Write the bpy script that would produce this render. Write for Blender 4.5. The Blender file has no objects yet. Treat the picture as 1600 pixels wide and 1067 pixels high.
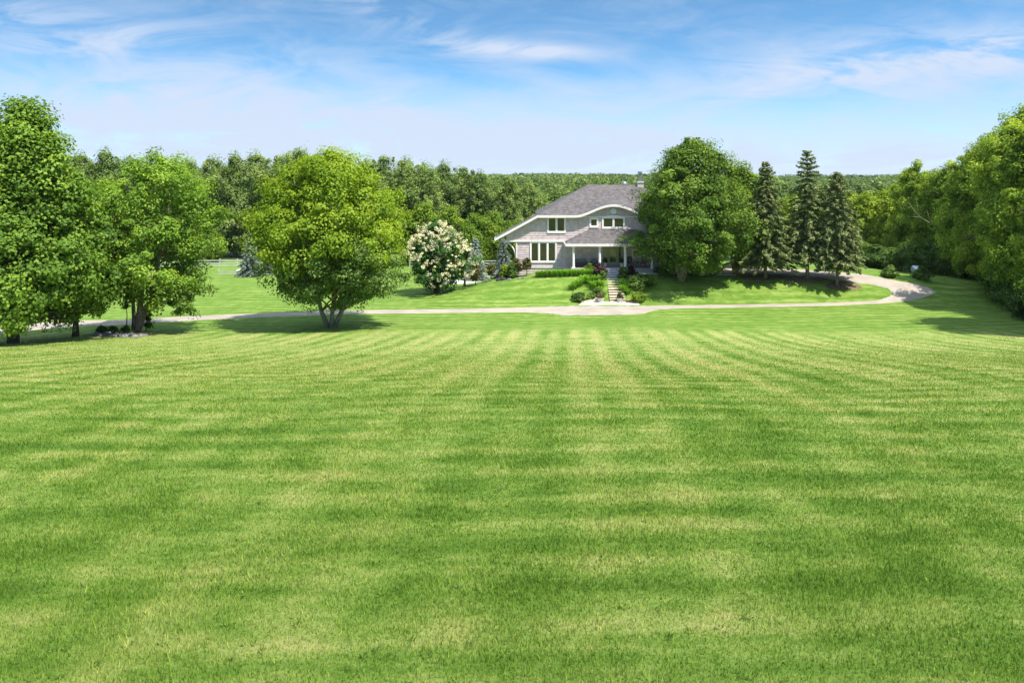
import bpy, math, random
import numpy as np
from mathutils import Vector
R_ = math.radians
scn = bpy.context.scene
COL = scn.collection

# ------------------------------------------------------------------ camera
CZ = 12.7; FPX = 1200.0; HY = 275.0          # eye height, focal length (px of 1600), horizon row
cd = bpy.data.cameras.new('camera'); cam = bpy.data.objects.new('camera', cd); COL.objects.link(cam)
cd.sensor_width = 36; cd.lens = 36*FPX/1600; cd.shift_y = -(533.5-HY)/1600
cd.clip_start = .1; cd.clip_end = 9000
cam.location = (0, 0, CZ); cam.rotation_euler = (R_(90), 0, 0)
scn.camera = cam

# ------------------------------------------------------------------ sky, sun, exposure
SUN = Vector((.43, -.40, 1.0)).normalized()
w = bpy.data.worlds.new('World'); scn.world = w; w.use_nodes = True
nt = w.node_tree; nt.nodes.clear()
def N(t, typ, **k):
    n = t.nodes.new(typ)
    for a, b in k.items():
        if a.startswith('i_'): n.inputs[a[2:].replace('_', ' ')].default_value = b
        else: setattr(n, a, b)
    return n
L = nt.links.new
tc = N(nt, 'ShaderNodeTexCoord')
sky = N(nt, 'ShaderNodeTexSky'); sky.sky_type = 'NISHITA'; sky.sun_disc = False
sky.sun_elevation = math.asin(SUN.z); sky.sun_rotation = math.atan2(SUN.x, SUN.y)
sky.altitude = 300; sky.air_density = 1.0; sky.dust_density = .25; sky.ozone_density = 3.0
mp = N(nt, 'ShaderNodeMapping'); mp.inputs['Scale'].default_value = (1, 1, 2.4)
L(tc.outputs['Generated'], mp.inputs[0]); L(mp.outputs[0], sky.inputs[0])
sep = N(nt, 'ShaderNodeSeparateXYZ'); L(tc.outputs['Generated'], sep.inputs[0])
def M(t, op, a, b=None, c=None, clamp=False):
    n = t.nodes.new('ShaderNodeMath'); n.operation = op; n.use_clamp = clamp
    for i, v in enumerate((a, b, c)):
        if v is None: continue
        if isinstance(v, (int, float)): n.inputs[i].default_value = v
        else: t.links.new(v, n.inputs[i])
    return n.outputs[0]
def MR(t, v, a, b, c=0, d=1, smooth=True):
    n = t.nodes.new('ShaderNodeMapRange'); n.interpolation_type = 'SMOOTHSTEP' if smooth else 'LINEAR'
    t.links.new(v, n.inputs[0])
    for i, x in enumerate((a, b, c, d)): n.inputs[i+1].default_value = x
    return n.outputs[0]
def NOISE(t, vec, scale, detail=4, rough=.5, dist=0, mapscale=None, rot=None, loc=None, dim='3D'):
    if mapscale or rot or loc:
        m = t.nodes.new('ShaderNodeMapping')
        if mapscale: m.inputs['Scale'].default_value = mapscale
        if rot: m.inputs['Rotation'].default_value = rot
        if loc: m.inputs['Location'].default_value = loc
        t.links.new(vec, m.inputs[0]); vec = m.outputs[0]
    n = t.nodes.new('ShaderNodeTexNoise'); n.inputs['Scale'].default_value = scale
    n.inputs['Detail'].default_value = detail; n.inputs['Roughness'].default_value = rough
    n.inputs['Distortion'].default_value = dist
    t.links.new(vec, n.inputs[0]); return n.outputs[0]
# thin cirrus: noise on the cloud plane (direction / height)
zz = M(nt, 'ADD', M(nt, 'MAXIMUM', sep.outputs[2], 0.0), .045)
cb = N(nt, 'ShaderNodeCombineXYZ')
L(M(nt, 'DIVIDE', sep.outputs[0], zz), cb.inputs[0]); L(M(nt, 'DIVIDE', sep.outputs[1], zz), cb.inputs[1])
c1 = NOISE(nt, cb.outputs[0], .23, 7, .58, .9, (1.0, .55, 1), (0, 0, .35), (1.9, 3.1, 0))
c2 = NOISE(nt, cb.outputs[0], .9, 7, .66, 1.2, (1.0, .22, 1), (0, 0, .9), (4, 0, 0))
yy_ = M(nt, 'MAXIMUM', sep.outputs[1], .05)
su = M(nt, 'DIVIDE', sep.outputs[0], yy_); sv = M(nt, 'DIVIDE', sep.outputs[2], yy_)
def bank(u0, v0, ru, rv, slope):       # a soft elongated cloud bank round one compass direction
    a = M(nt, 'DIVIDE', M(nt, 'SUBTRACT', su, u0), ru)
    b = M(nt, 'DIVIDE', M(nt, 'SUBTRACT', M(nt, 'SUBTRACT', sv, v0), M(nt, 'MULTIPLY', M(nt, 'SUBTRACT', su, u0), slope)), rv)
    return M(nt, 'EXPONENT', M(nt, 'MULTIPLY', M(nt, 'ADD', M(nt, 'MULTIPLY', a, a), M(nt, 'MULTIPLY', b, b)), -1.0))
cs = N(nt, 'ShaderNodeCombineXYZ'); L(su, cs.inputs[0]); L(sv, cs.inputs[1])
w1 = NOISE(nt, cs.outputs[0], 5.5, 9, .62, 1.1, (1.0, 3.4, 1), (0, 0, -.22), (3, 1, 0))
w2 = NOISE(nt, cs.outputs[0], 5.0, 9, .64, 1.3, (1.0, 4.0, 1), (0, 0, .25), (8, 5, 0))
wl = M(nt, 'MULTIPLY', bank(-.42, .105, .42, .055, -.10), MR(nt, w1, .28, .60, .25, .62))
wr = M(nt, 'MULTIPLY', bank(.56, .150, .34, .042, .09), MR(nt, w2, .34, .60, .05, .98))
wt = M(nt, 'MULTIPLY', bank(-.70, .205, .35, .030, -.12), MR(nt, w1, .34, .62, 0, .62))
wm = M(nt, 'MULTIPLY', bank(.03, .163, .085, .011, -.06), MR(nt, w1, .34, .56, 0, .95))
wk = M(nt, 'MULTIPLY', bank(-.16, .215, .20, .026, -.45), MR(nt, w1, .38, .62, 0, .42))
veil = MR(nt, sv, .02, .15, .92, .10, True)
cl = M(nt, 'ADD', veil, M(nt, 'MULTIPLY', M(nt, 'SUBTRACT', w1, .5), .85))
cl = M(nt, 'ADD', cl, M(nt, 'MULTIPLY', M(nt, 'SUBTRACT', c2, .5), .45))
for q_ in (wl, wr, wt, wm, wk): cl = M(nt, 'ADD', cl, q_)
cl = M(nt, 'MINIMUM', M(nt, 'MAXIMUM', cl, 0.04), .97)
cl = M(nt, 'MAXIMUM', cl, MR(nt, sep.outputs[2], .0, .05, .97, .0))
cl = M(nt, 'MAXIMUM', cl, MR(nt, sep.outputs[2], .25, .6, .0, .6))      # unseen overhead cloud, added to lift the shadows
overhead_fill = MR(nt, sep.outputs[2], .25, .7, 1, 2.0)                             # brightened with height as added fill for the shaded parts
cc_ = N(nt, 'ShaderNodeVectorMath', operation='SCALE'); cc_.inputs[0].default_value = (2.45, 2.82, 3.50); L(overhead_fill, cc_.inputs[3])
tint = N(nt, 'ShaderNodeMix', data_type='RGBA', blend_type='MULTIPLY'); tint.inputs[0].default_value = 1
L(sky.outputs[0], tint.inputs[6]); tint.inputs[7].default_value = (.54, .84, .86, 1)
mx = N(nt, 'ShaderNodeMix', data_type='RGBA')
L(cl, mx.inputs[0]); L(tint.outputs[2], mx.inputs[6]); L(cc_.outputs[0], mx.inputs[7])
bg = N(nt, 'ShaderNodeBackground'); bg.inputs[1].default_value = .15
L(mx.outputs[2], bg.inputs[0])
wo = N(nt, 'ShaderNodeOutputWorld'); L(bg.outputs[0], wo.inputs[0])

sd = bpy.data.lights.new('sun', 'SUN'); sd.energy = 4.6; sd.angle = R_(.5); sd.color = (1, .955, .88)
so = bpy.data.objects.new('sun', sd); COL.objects.link(so)
so.rotation_euler = SUN.to_track_quat('Z', 'Y').to_euler(); so.location = (60, -40, 90)
scn.view_settings.view_transform = 'Standard'; scn.view_settings.look = 'None'
scn.view_settings.exposure = .88; scn.view_settings.gamma = 1

# ------------------------------------------------------------------ helpers
def S(a, b, x):
    t = np.clip((np.asarray(x, float)-a)/(b-a), 0, 1); return t*t*(3-2*t)
_ty = np.array([-60,-10,0,10,20,30,40,50,57,64,70,76,85,105,150,200,300,700])
_tz = np.array([12.5,9.9,8.9,7.95,6.8,5.15,3.3,1.75,.85,.2,0,0,-.1,-.95,-4,-6,-6.5,-4.])
_dy = np.arange(-60, 700, .25); _dz = np.interp(_dy, _ty, _tz)
_k = np.exp(-.5*(np.arange(-40, 41)*.25/3.0)**2); _k /= _k.sum()
_dz = np.convolve(np.pad(_dz, 40, mode='edge'), _k, mode='valid')
def terr(x, y):
    x = np.asarray(x, float); y = np.asarray(y, float)
    b = np.interp(y, _dy, _dz) + np.clip((y-700)/1500, 0, 1)*4.5
    sx = S(-12, 7, x)*(1-.45*S(34, 56, x))
    y0 = 86+14*S(-2, 6, x)
    h = 2.28*sx*S(75.2, 83.0, y)*(1-S(y0, y0+9, y))
    u = .10*np.sin(x*.11+1.3)*np.sin(y*.13)+.06*np.sin(x*.31+y*.07)
    return b+h+u*(1-S(60, 68, y)) + 1.3*S(30, 62, x)*S(20, 55, y)*(1-S(62, 74, y))*.4
def tz(x, y): return float(terr(x, y))
def at(px, py, Y): return Vector(((px-800)/FPX*Y, Y, CZ-(py-HY)/FPX*Y))
def G(px, py, ymin=5):
    Y = ymin; dz = (py-HY)/FPX; dx = (px-800)/FPX
    while Y < 700:
        if CZ-dz*Y <= tz(dx*Y, Y): break
        Y += .25
    a, b = Y-.25, Y
    for _ in range(20):
        m = (a+b)/2
        if CZ-dz*m <= tz(dx*m, m): b = m
        else: a = m
    return Vector((dx*b, b, tz(dx*b, b)))

def tag(o, label=None, cat=None, group=None, kind=None):
    if label: o['label'] = label
    if cat: o['category'] = cat
    if group: o['group'] = group
    if kind: o['kind'] = kind
    return o
def thing(name, loc, label, cat, group=None, rz=0):
    o = bpy.data.objects.new(name, None); COL.objects.link(o); o.location = loc
    o.rotation_euler = (0, 0, rz); o.empty_display_size = .5
    return tag(o, label, cat, group)
def link(name, me, mat, parent=None, loc=None):
    o = bpy.data.objects.new(name, me); COL.objects.link(o)
    if mat: me.materials.append(mat)
    if parent: o.parent = parent
    if loc is not None: o.location = loc
    return o
def np_mesh(name, V, F, tint=None, smooth=False):
    V = np.ascontiguousarray(V, np.float32); F = np.ascontiguousarray(F, np.int32)
    me = bpy.data.meshes.new(name); k = F.shape[1]
    me.vertices.add(len(V)); me.vertices.foreach_set('co', V.ravel())
    me.loops.add(F.size); me.loops.foreach_set('vertex_index', F.ravel())
    me.polygons.add(len(F)); me.polygons.foreach_set('loop_start', np.arange(0, F.size, k, dtype=np.int32))
    me.polygons.foreach_set('loop_total', np.full(len(F), k, np.int32))
    if smooth: me.polygons.foreach_set('use_smooth', np.ones(len(F), bool))
    if tint is not None:
        a = me.attributes.new('tint', 'FLOAT', 'POINT'); a.data.foreach_set('value', np.ascontiguousarray(tint, np.float32))
    me.update(calc_edges=True); return me
def dup(root, loc, rz=None, scale=None, label=None, group=None):
    r = root.copy(); COL.objects.link(r); r.location = loc
    if rz is not None: r.rotation_euler = (0, 0, rz)
    if scale is not None: r.scale = scale if hasattr(scale, '__len__') else (scale,)*3
    if label: r['label'] = label
    if group: r['group'] = group
    for ch in list(root.children):
        c = ch.copy(); COL.objects.link(c); c.parent = r
        for g in list(ch.children):
            d = g.copy(); COL.objects.link(d); d.parent = c
    return r

class MB:
    def __init__(s): s.v = []; s.f = []
    def add(s, vs, fs):
        n = len(s.v); s.v += [tuple(v) for v in vs]; s.f += [tuple(i+n for i in f) for f in fs]; return s
    def box(s, x0, x1, y0, y1, z0, z1):
        return s.add([(x0,y0,z0),(x1,y0,z0),(x1,y1,z0),(x0,y1,z0),(x0,y0,z1),(x1,y0,z1),(x1,y1,z1),(x0,y1,z1)],
                     [(0,3,2,1),(4,5,6,7),(0,1,5,4),(1,2,6,5),(2,3,7,6),(3,0,4,7)])
    def prism(s, poly, y0, y1):          # polygon in x,z pushed from y0 to y1
        n = len(poly); vs = [(p[0], y0, p[1]) for p in poly]+[(p[0], y1, p[1]) for p in poly]
        return s.add(vs, [tuple(range(n)), tuple(range(2*n-1, n-1, -1))]+[(i, i+n, (i+1) % n+n, (i+1) % n) for i in range(n)])
    def slab(s, pts, t):                 # sloping slab: polygon in 3D, thickness straight down
        n = len(pts); vs = [tuple(p) for p in pts]+[(p[0], p[1], p[2]-t) for p in pts]
        return s.add(vs, [tuple(range(n)), tuple(range(2*n-1, n-1, -1))]+[(i, i+n, (i+1) % n+n, (i+1) % n) for i in range(n)])
    def tube(s, pts, rad, n=8, cap=True):
        pts = [Vector(p) for p in pts]
        if not hasattr(rad, '__len__'): rad = [rad]*len(pts)
        vs = []; prev = None
        for i, p in enumerate(pts):
            d = (pts[min(i+1, len(pts)-1)]-pts[max(i-1, 0)]).normalized()
            a = Vector((1, 0, 0)) if abs(d.x) < .8 else Vector((0, 1, 0))
            if prev is not None: a = prev
            u = (a-d*a.dot(d)).normalized(); prev = u; v = d.cross(u)
            for k in range(n):
                t = 2*math.pi*k/n; vs.append(p+(u*math.cos(t)+v*math.sin(t))*rad[i])
        fs = [(i*n+k, i*n+(k+1) % n, (i+1)*n+(k+1) % n, (i+1)*n+k) for i in range(len(pts)-1) for k in range(n)]
        if cap: fs += [tuple(range(n-1, -1, -1)), tuple(range((len(pts)-1)*n, len(pts)*n))]
        return s.add(vs, fs)
    def lathe(s, prof, c=(0, 0, 0), n=16):
        vs = [(c[0]+r*math.cos(2*math.pi*k/n), c[1]+r*math.sin(2*math.pi*k/n), c[2]+z) for r, z in prof for k in range(n)]
        m = len(prof)
        return s.add(vs, [(i*n+k, i*n+(k+1) % n, (i+1)*n+(k+1) % n, (i+1)*n+k) for i in range(m-1) for k in range(n)]+[tuple(range(n-1,-1,-1)), tuple(range((m-1)*n, m*n))])
    def build(s, name, mat, parent=None, smooth=False, world=True):
        o3 = parent.location if (parent and world) else Vector((0, 0, 0))
        if parent and world and parent.parent: o3 = o3+parent.parent.location
        me = bpy.data.meshes.new(name)
        me.from_pydata([(v[0]-o3[0], v[1]-o3[1], v[2]-o3[2]) for v in s.v], [], s.f)
        if smooth:
            for p in me.polygons: p.use_smooth = True
        me.update(); return link(name, me, mat, parent)

# ------------------------------------------------------------------ materials
def mat(name, col=(.5, .5, .5), rough=.8, spec=.3, metal=0, noise=None, bump=None):
    m = bpy.data.materials.new(name); m.use_nodes = True; t = m.node_tree
    b = t.nodes['Principled BSDF']; b.inputs['Base Color'].default_value = (*col, 1)
    b.inputs['Roughness'].default_value = rough; b.inputs['Specular IOR Level'].default_value = spec
    b.inputs['Metallic'].default_value = metal
    g = t.nodes.new('ShaderNodeNewGeometry')
    if noise:
        sc, amt = noise[0], noise[1]
        n = NOISE(t, g.outputs['Position'], sc, 5, .6)
        mxx = N(t, 'ShaderNodeMix', data_type='RGBA')
        c2_ = noise[2] if len(noise) > 2 else tuple(c*(1-amt) for c in col)
        t.links.new(MR(t, n, .35, .68), mxx.inputs[0]); mxx.inputs[6].default_value = (*col, 1); mxx.inputs[7].default_value = (*c2_, 1)
        t.links.new(mxx.outputs[2], b.inputs['Base Color'])
    if bump:
        n = NOISE(t, g.outputs['Position'], bump[0], 4, .6)
        bp = N(t, 'ShaderNodeBump'); bp.inputs['Strength'].default_value = bump[1]; bp.inputs['Distance'].default_value = .03
        t.links.new(n, bp.inputs['Height']); t.links.new(bp.outputs[0], b.inputs['Normal'])
    return m
def foliage(name, dark, mid, light, trans=.35, gloss=.12):
    m = bpy.data.materials.new(name); m.use_nodes = True; t = m.node_tree; t.nodes.clear()
    a = N(t, 'ShaderNodeAttribute', attribute_name='tint')
    oi = N(t, 'ShaderNodeObjectInfo')
    f = M(t, 'ADD', a.outputs['Fac'], M(t, 'MULTIPLY', M(t, 'SUBTRACT', oi.outputs['Random'], .5), .30))
    r = N(t, 'ShaderNodeValToRGB'); e = r.color_ramp.elements
    e[0].position = .05; e[0].color = (*dark, 1); e[1].position = .95; e[1].color = (*light, 1)
    k = e.new(.5); k.color = (*mid, 1)
    t.links.new(f, r.inputs[0])
    d = N(t, 'ShaderNodeBsdfDiffuse'); t.links.new(r.outputs[0], d.inputs[0])
    tr = N(t, 'ShaderNodeBsdfTranslucent')
    tm = N(t, 'ShaderNodeMix', data_type='RGBA', blend_type='MULTIPLY'); tm.inputs[0].default_value = 1
    t.links.new(r.outputs[0], tm.inputs[6]); tm.inputs[7].default_value = (1.25, 1.2, .55, 1); t.links.new(tm.outputs[2], tr.inputs[0])
    m1 = N(t, 'ShaderNodeMixShader'); m1.inputs[0].default_value = trans
    t.links.new(d.outputs[0], m1.inputs[1]); t.links.new(tr.outputs[0], m1.inputs[2])
    gl = N(t, 'ShaderNodeBsdfGlossy'); gl.inputs['Roughness'].default_value = .6; gl.inputs[0].default_value = (.8, .85, .8, 1)
    m2 = N(t, 'ShaderNodeMixShader'); m2.inputs[0].default_value = gloss*.12
    t.links.new(m1.outputs[0], m2.inputs[1]); t.links.new(gl.outputs[0], m2.inputs[2])
    o = N(t, 'ShaderNodeOutputMaterial'); t.links.new(m2.outputs[0], o.inputs[0]); return m

def lawn_group():
    g = bpy.data.node_groups.new('lawn_colour', 'ShaderNodeTree')
    g.interface.new_socket('Color', in_out='OUTPUT', socket_type='NodeSocketColor')
    t = g; geo = N(t, 'ShaderNodeNewGeometry'); P = geo.outputs['Position']
    sp = N(t, 'ShaderNodeSeparateXYZ'); t.links.new(P, sp.inputs[0]); X, Y = sp.outputs[0], sp.outputs[1]
    wob = M(t, 'MULTIPLY', M(t, 'SUBTRACT', NOISE(t, P, .10, 2, .5), .5), 3.0)
    wob2 = M(t, 'MULTIPLY', M(t, 'SUBTRACT', NOISE(t, P, .9, 2, .5), .5), .55)
    # mower passes across the view
    cr = M(t, 'ADD', M(t, 'ADD', M(t, 'ADD', Y, M(t, 'MULTIPLY', X, -.035)), wob), wob2)
    s1 = M(t, 'SINE', M(t, 'MULTIPLY', cr, 2*math.pi/1.45))
    # passes away from the view
    lg = M(t, 'ADD', M(t, 'SUBTRACT', X, M(t, 'MULTIPLY', Y, .075)), M(t, 'MULTIPLY', wob2, .18))
    s2 = M(t, 'ADD', M(t, 'MULTIPLY', M(t, 'SINE', M(t, 'MULTIPLY', lg, 2*math.pi/1.5)), MR(t, Y, 16, 34, .65, 1)), M(t, 'MULTIPLY', M(t, 'SINE', M(t, 'MULTIPLY', lg, 2*math.pi/5.1)), .62))
    m2 = M(t, 'MULTIPLY', MR(t, Y, 14, 34, .6, 1), MR(t, Y, 58, 62, 1, .1))
    m2 = M(t, 'MULTIPLY', m2, MR(t, NOISE(t, P, .09, 2, .5, 0, None, None, (7, 3, 0)), .36, .58, .25, 1))
    # streaks of dry clippings along the passes
    st = NOISE(t, P, 1.0, 5, .65, .3, (.35, 2.2, 1), (0, 0, .03))
    st2 = NOISE(t, P, 1.0, 4, .6, .2, (.10, .55, 1), (0, 0, -.02))
    big = NOISE(t, P, .16, 4, .6, .2, (1, 1.3, 1)); med = NOISE(t, P, 1.1, 5, .62, .3)
    fine = NOISE(t, P, 26, 4, .7)
    f = M(t, 'ADD', .50, M(t, 'MULTIPLY', M(t, 'MULTIPLY', s1, MR(t, NOISE(t, P, .22, 2, .5, 0, None, None, (1, 9, 0)), .35, .6, .4, 1.2)), .15))
    f = M(t, 'ADD', f, M(t, 'MULTIPLY', M(t, 'MULTIPLY', s2, m2), .21))
    for nn, k in ((st, .90), (st2, .38), (big, .45), (med, .9), (fine, .8)):
        f = M(t, 'ADD', f, M(t, 'MULTIPLY', M(t, 'SUBTRACT', nn, .5), k))
    f = M(t, 'ADD', f, M(t, 'MULTIPLY', MR(t, Y, 15, 30), .24))          # the lower slope is drier
    mo = NOISE(t, P, 3.2, 6, .75, .4, (.55, 1.5, 1))
    f = M(t, 'ADD', f, M(t, 'MULTIPLY', M(t, 'SUBTRACT', mo, .5), .95))
    f = M(t, 'SUBTRACT', f, M(t, 'MULTIPLY', MR(t, Y, 56, 63), .32))
    r = N(t, 'ShaderNodeValToRGB'); e = r.color_ramp.elements
    e[0].position = .12; e[0].color = (.084, .158, .019, 1); e[1].position = .98; e[1].color = (.315, .330, .110, 1)
    for p, c in ((.34, (.108, .196, .025)), (.56, (.166, .248, .043)), (.77, (.240, .298, .074))):
        k = e.new(p); k.color = (*c, 1)
    t.links.new(f, r.inputs[0])
    # rough grass and wood floor in the valley
    fm = N(t, 'ShaderNodeMix', data_type='RGBA'); t.links.new(MR(t, Y, 152, 158), fm.inputs[0])
    t.links.new(r.outputs[0], fm.inputs[6]); fm.inputs[7].default_value = (.035, .06, .018, 1)
    o = N(t, 'NodeGroupOutput'); t.links.new(fm.outputs[2], o.inputs[0]); return g
LG = lawn_group()
def lawn_mat(name, blade=False):
    m = bpy.data.materials.new(name); m.use_nodes = True; t = m.node_tree
    b = t.nodes['Principled BSDF']; b.inputs['Roughness'].default_value = .9; b.inputs['Specular IOR Level'].default_value = .12
    g = t.nodes.new('ShaderNodeGroup'); g.node_tree = LG; c = g.outputs[0]
    if blade:
        a = N(t, 'ShaderNodeAttribute', attribute_name='tint')
        rr = N(t, 'ShaderNodeValToRGB'); e = rr.color_ramp.elements
        e[0].color = (.62, .76, .48, 1); e[1].color = (2.3, 1.85, 1.7, 1); e[1].position = 1
        k = e.new(.6); k.color = (1.35, 1.33, 1.08, 1)
        t.links.new(a.outputs['Fac'], rr.inputs[0])
        mu = N(t, 'ShaderNodeMix', data_type='RGBA', blend_type='MULTIPLY'); mu.inputs[0].default_value = 1
        t.links.new(c, mu.inputs[6]); t.links.new(rr.outputs[0], mu.inputs[7]); c = mu.outputs[2]
        tr = N(t, 'ShaderNodeBsdfTranslucent'); t.links.new(c, tr.inputs[0])
        ms = N(t, 'ShaderNodeMixShader'); ms.inputs[0].default_value = .4
        t.links.new(b.outputs[0], ms.inputs[1]); t.links.new(tr.outputs[0], ms.inputs[2])
        t.links.new(ms.outputs[0], t.nodes['Material Output'].inputs[0])
    else:
        geo = N(t, 'ShaderNodeNewGeometry')
        n1 = NOISE(t, geo.outputs['Position'], 9, 8, .78); n2 = NOISE(t, geo.outputs['Position'], 1.6, 4, .6, 0, (.5, 2, 1))
        bp = N(t, 'ShaderNodeBump'); bp.inputs['Strength'].default_value = .8; bp.inputs['Distance'].default_value = .10
        t.links.new(M(t, 'ADD', n1, M(t, 'MULTIPLY', n2, 1.1)), bp.inputs['Height']); t.links.new(bp.outputs[0], b.inputs['Normal'])
    t.links.new(c, b.inputs['Base Color']); return m
def brickish(name, c1, c2, mortar, sw, sh, msize, vert='Z', bump=.3):
    m = bpy.data.materials.new(name); m.use_nodes = True; t = m.node_tree
    b = t.nodes['Principled BSDF']; b.inputs['Roughness'].default_value = .85; b.inputs['Specular IOR Level'].default_value = .2
    geo = N(t, 'ShaderNodeNewGeometry'); sp = N(t, 'ShaderNodeSeparateXYZ'); t.links.new(geo.outputs['Position'], sp.inputs[0])
    cbn = N(t, 'ShaderNodeCombineXYZ'); t.links.new(M(t, 'ADD', sp.outputs[0], M(t, 'MULTIPLY', sp.outputs[1], .37)), cbn.inputs[0]); t.links.new(sp.outputs[2], cbn.inputs[1])
    br = N(t, 'ShaderNodeTexBrick'); br.inputs['Scale'].default_value = 1; br.inputs['Brick Width'].default_value = sw
    br.inputs['Row Height'].default_value = sh; br.inputs['Mortar Size'].default_value = msize; br.inputs['Bias'].default_value = 0
    br.inputs['Color1'].default_value = (*c1, 1); br.inputs['Color2'].default_value = (*c2, 1); br.inputs['Mortar'].default_value = (*mortar, 1)
    t.links.new(cbn.outputs[0], br.inputs[0])
    n = NOISE(t, geo.outputs['Position'], 2.2, 6, .65)
    mu = N(t, 'ShaderNodeMix', data_type='RGBA', blend_type='MULTIPLY'); mu.inputs[0].default_value = 1
    gr = MR(t, n, .3, .7, .80, 1.12); cc = N(t, 'ShaderNodeCombineColor')
    for i in range(3): t.links.new(gr, cc.inputs[i])
    t.links.new(br.outputs[0], mu.inputs[6]); t.links.new(cc.outputs[0], mu.inputs[7]); t.links.new(mu.outputs[2], b.inputs['Base Color'])
    return m

m_lawn = lawn_mat('mown_lawn'); m_blade = lawn_mat('grass_blade', True)
m_drive = mat('pale_asphalt', (.36, .31, .25), .92, .15, noise=(.5, .2, (.29, .25, .205)), bump=(30, .4))
m_slab = mat('pale_concrete', (.62, .58, .53), .85, .2, noise=(3, .15), bump=(20, .2))
m_stone = mat('sandstone', (.66, .58, .40), .85, .2, noise=(4, .3), bump=(12, .3))
m_grey_stone = mat('grey_stone', (.22, .21, .20), .85, .2, noise=(2.5, .45), bump=(8, .5))
m_dark_stone = mat('dark_stone', (.05, .05, .055), .85, .2, noise=(3, .4), bump=(8, .5))
m_mulch = mat('brown_mulch', (.11, .075, .05), .95, .1, noise=(5, .5, (.20, .15, .10)), bump=(14, .8))
m_sand = mat('riding_sand', (.50, .36, .23), .95, .1, noise=(1, .2), bump=(10, .4))
m_bark = mat('grey_bark', (.13, .105, .08), .95, .1, noise=(6, .5, (.24, .205, .165)), bump=(18, .9))
m_bark_pale = mat('pale_bark', (.30, .27, .22), .95, .1, noise=(4, .5, (.15, .13, .10)), bump=(12, .8))
m_bark_dark = mat('dark_bark', (.055, .042, .033), .95, .1, noise=(6, .5, (.14, .11, .085)), bump=(18, .9))
m_white = mat('white_paint', (.78, .75, .72), .55, .35, noise=(2, .08))
m_cream = mat('cream_trim', (.74, .69, .66), .6, .3, noise=(1.4, .10))
m_fencew = mat('weathered_white_rail', (.50, .49, .46), .8, .2, noise=(2, .25))
m_siding = brickish('mauve_shingle_siding', (.600, .495, .485), (.545, .445, .440), (.41, .335, .33), .28, .265, .012)
m_roof = brickish('brown_asphalt_shingles', (.148, .132, .128), (.100, .090, .089), (.066, .060, .060), .34, .14, .012)
m_brickw = brickish('pale_chimney_brick', (.62, .55, .53), (.52, .46, .44), (.40, .36, .34), .3, .1, .012)
m_glass = mat('window_glass', (.016, .018, .010), .05, .8)
m_blind = mat('olive_blind', (.085, .080, .035), .7, .3)
m_khaki = mat('khaki_door_paint', (.30, .28, .19), .5, .4)
m_metal = mat('grey_metal', (.30, .30, .31), .4, .5, .7)
m_dark = mat('dark_wood', (.035, .028, .025), .7, .3)
m_cush = mat('dark_cushion', (.05, .05, .06), .9, .2)
m_red = mat('reddish_wood', (.11, .055, .04), .6, .3)
m_terra = mat('terracotta', (.30, .12, .07), .8, .2, noise=(5, .3))
m_pot = mat('white_pot', (.62, .57, .52), .7, .3, noise=(5, .2))
m_soil = mat('dark_soil', (.04, .03, .02), .95, .1)
m_riser = mat('step_shade_and_base_grey', (.40, .40, .44), .7, .3, noise=(3, .1))  # porch base colour; on the upper steps it stands for shade
m_tank = mat('pale_blue_metal', (.20, .25, .31), .4, .4)
m_deck = mat('porch_deck', (.36, .33, .33), .7, .3, noise=(3, .2))

f_maple = foliage('maple_leaves', (0.043, 0.095, 0.010), (0.121, 0.219, 0.020), (0.247, 0.373, 0.041))
f_maple2 = foliage('house_maple_leaves', (0.037, 0.083, 0.009), (0.110, 0.197, 0.019), (0.272, 0.372, 0.046))
f_lime = foliage('yellow_green_leaves', (0.073, 0.140, 0.007), (0.179, 0.285, 0.013), (0.306, 0.407, 0.025), .42)
f_dull = foliage('dull_green_leaves', (.060, .125, .020), (.140, .235, .042), (.245, .350, .085), .42)
f_airy = foliage('airy_leaves', (0.068, 0.143, 0.012), (0.175, 0.300, 0.027), (0.339, 0.492, 0.054), .42)
f_poplar = foliage('poplar_leaves', (0.081, 0.142, 0.031), (0.195, 0.276, 0.068), (0.364, 0.448, 0.127), .38)
f_green = foliage('bright_tree_leaves', (0.055, 0.112, 0.009), (0.151, 0.246, 0.016), (0.296, 0.395, 0.033), .4)
f_gold = foliage('golden_green_leaves', (0.097, 0.159, 0.013), (0.227, 0.317, 0.022), (0.385, 0.477, 0.045), .42)
f_right = foliage('woodland_leaves', (0.060, 0.115, 0.010), (0.198, 0.302, 0.025), (0.423, 0.528, 0.063), .40)
f_shrub = foliage('dark_shrub_leaves', (0.034, 0.080, 0.015), (0.097, 0.174, 0.030), (0.201, 0.302, 0.053))
f_spruce = foliage('spruce_needles', (0.046, 0.067, 0.022), (0.135, 0.171, 0.059), (0.262, 0.301, 0.118), .10, .05)
f_blue = foliage('blue_spruce_needles', (0.071, 0.100, 0.083), (0.165, 0.212, 0.177), (0.319, 0.378, 0.342), .08, .08)
f_lilac = foliage('lilac_leaves', (0.017, 0.071, 0.011), (0.057, 0.151, 0.020), (0.125, 0.268, 0.037))
f_blossom = foliage('cream_blossom', (.50, .44, .22), (.76, .71, .46), (.87, .84, .64), .2, .05)
f_hosta = foliage('strap_leaves', (0.073, 0.184, 0.014), (0.164, 0.343, 0.026), (0.299, 0.510, 0.051), .4)
f_olive = foliage('olive_leaves', (0.069, 0.077, 0.022), (0.153, 0.146, 0.046), (0.253, 0.230, 0.077))
f_purple = foliage('purple_leaves', (0.030, 0.012, 0.016), (0.075, 0.030, 0.038), (0.130, 0.060, 0.060))
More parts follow.
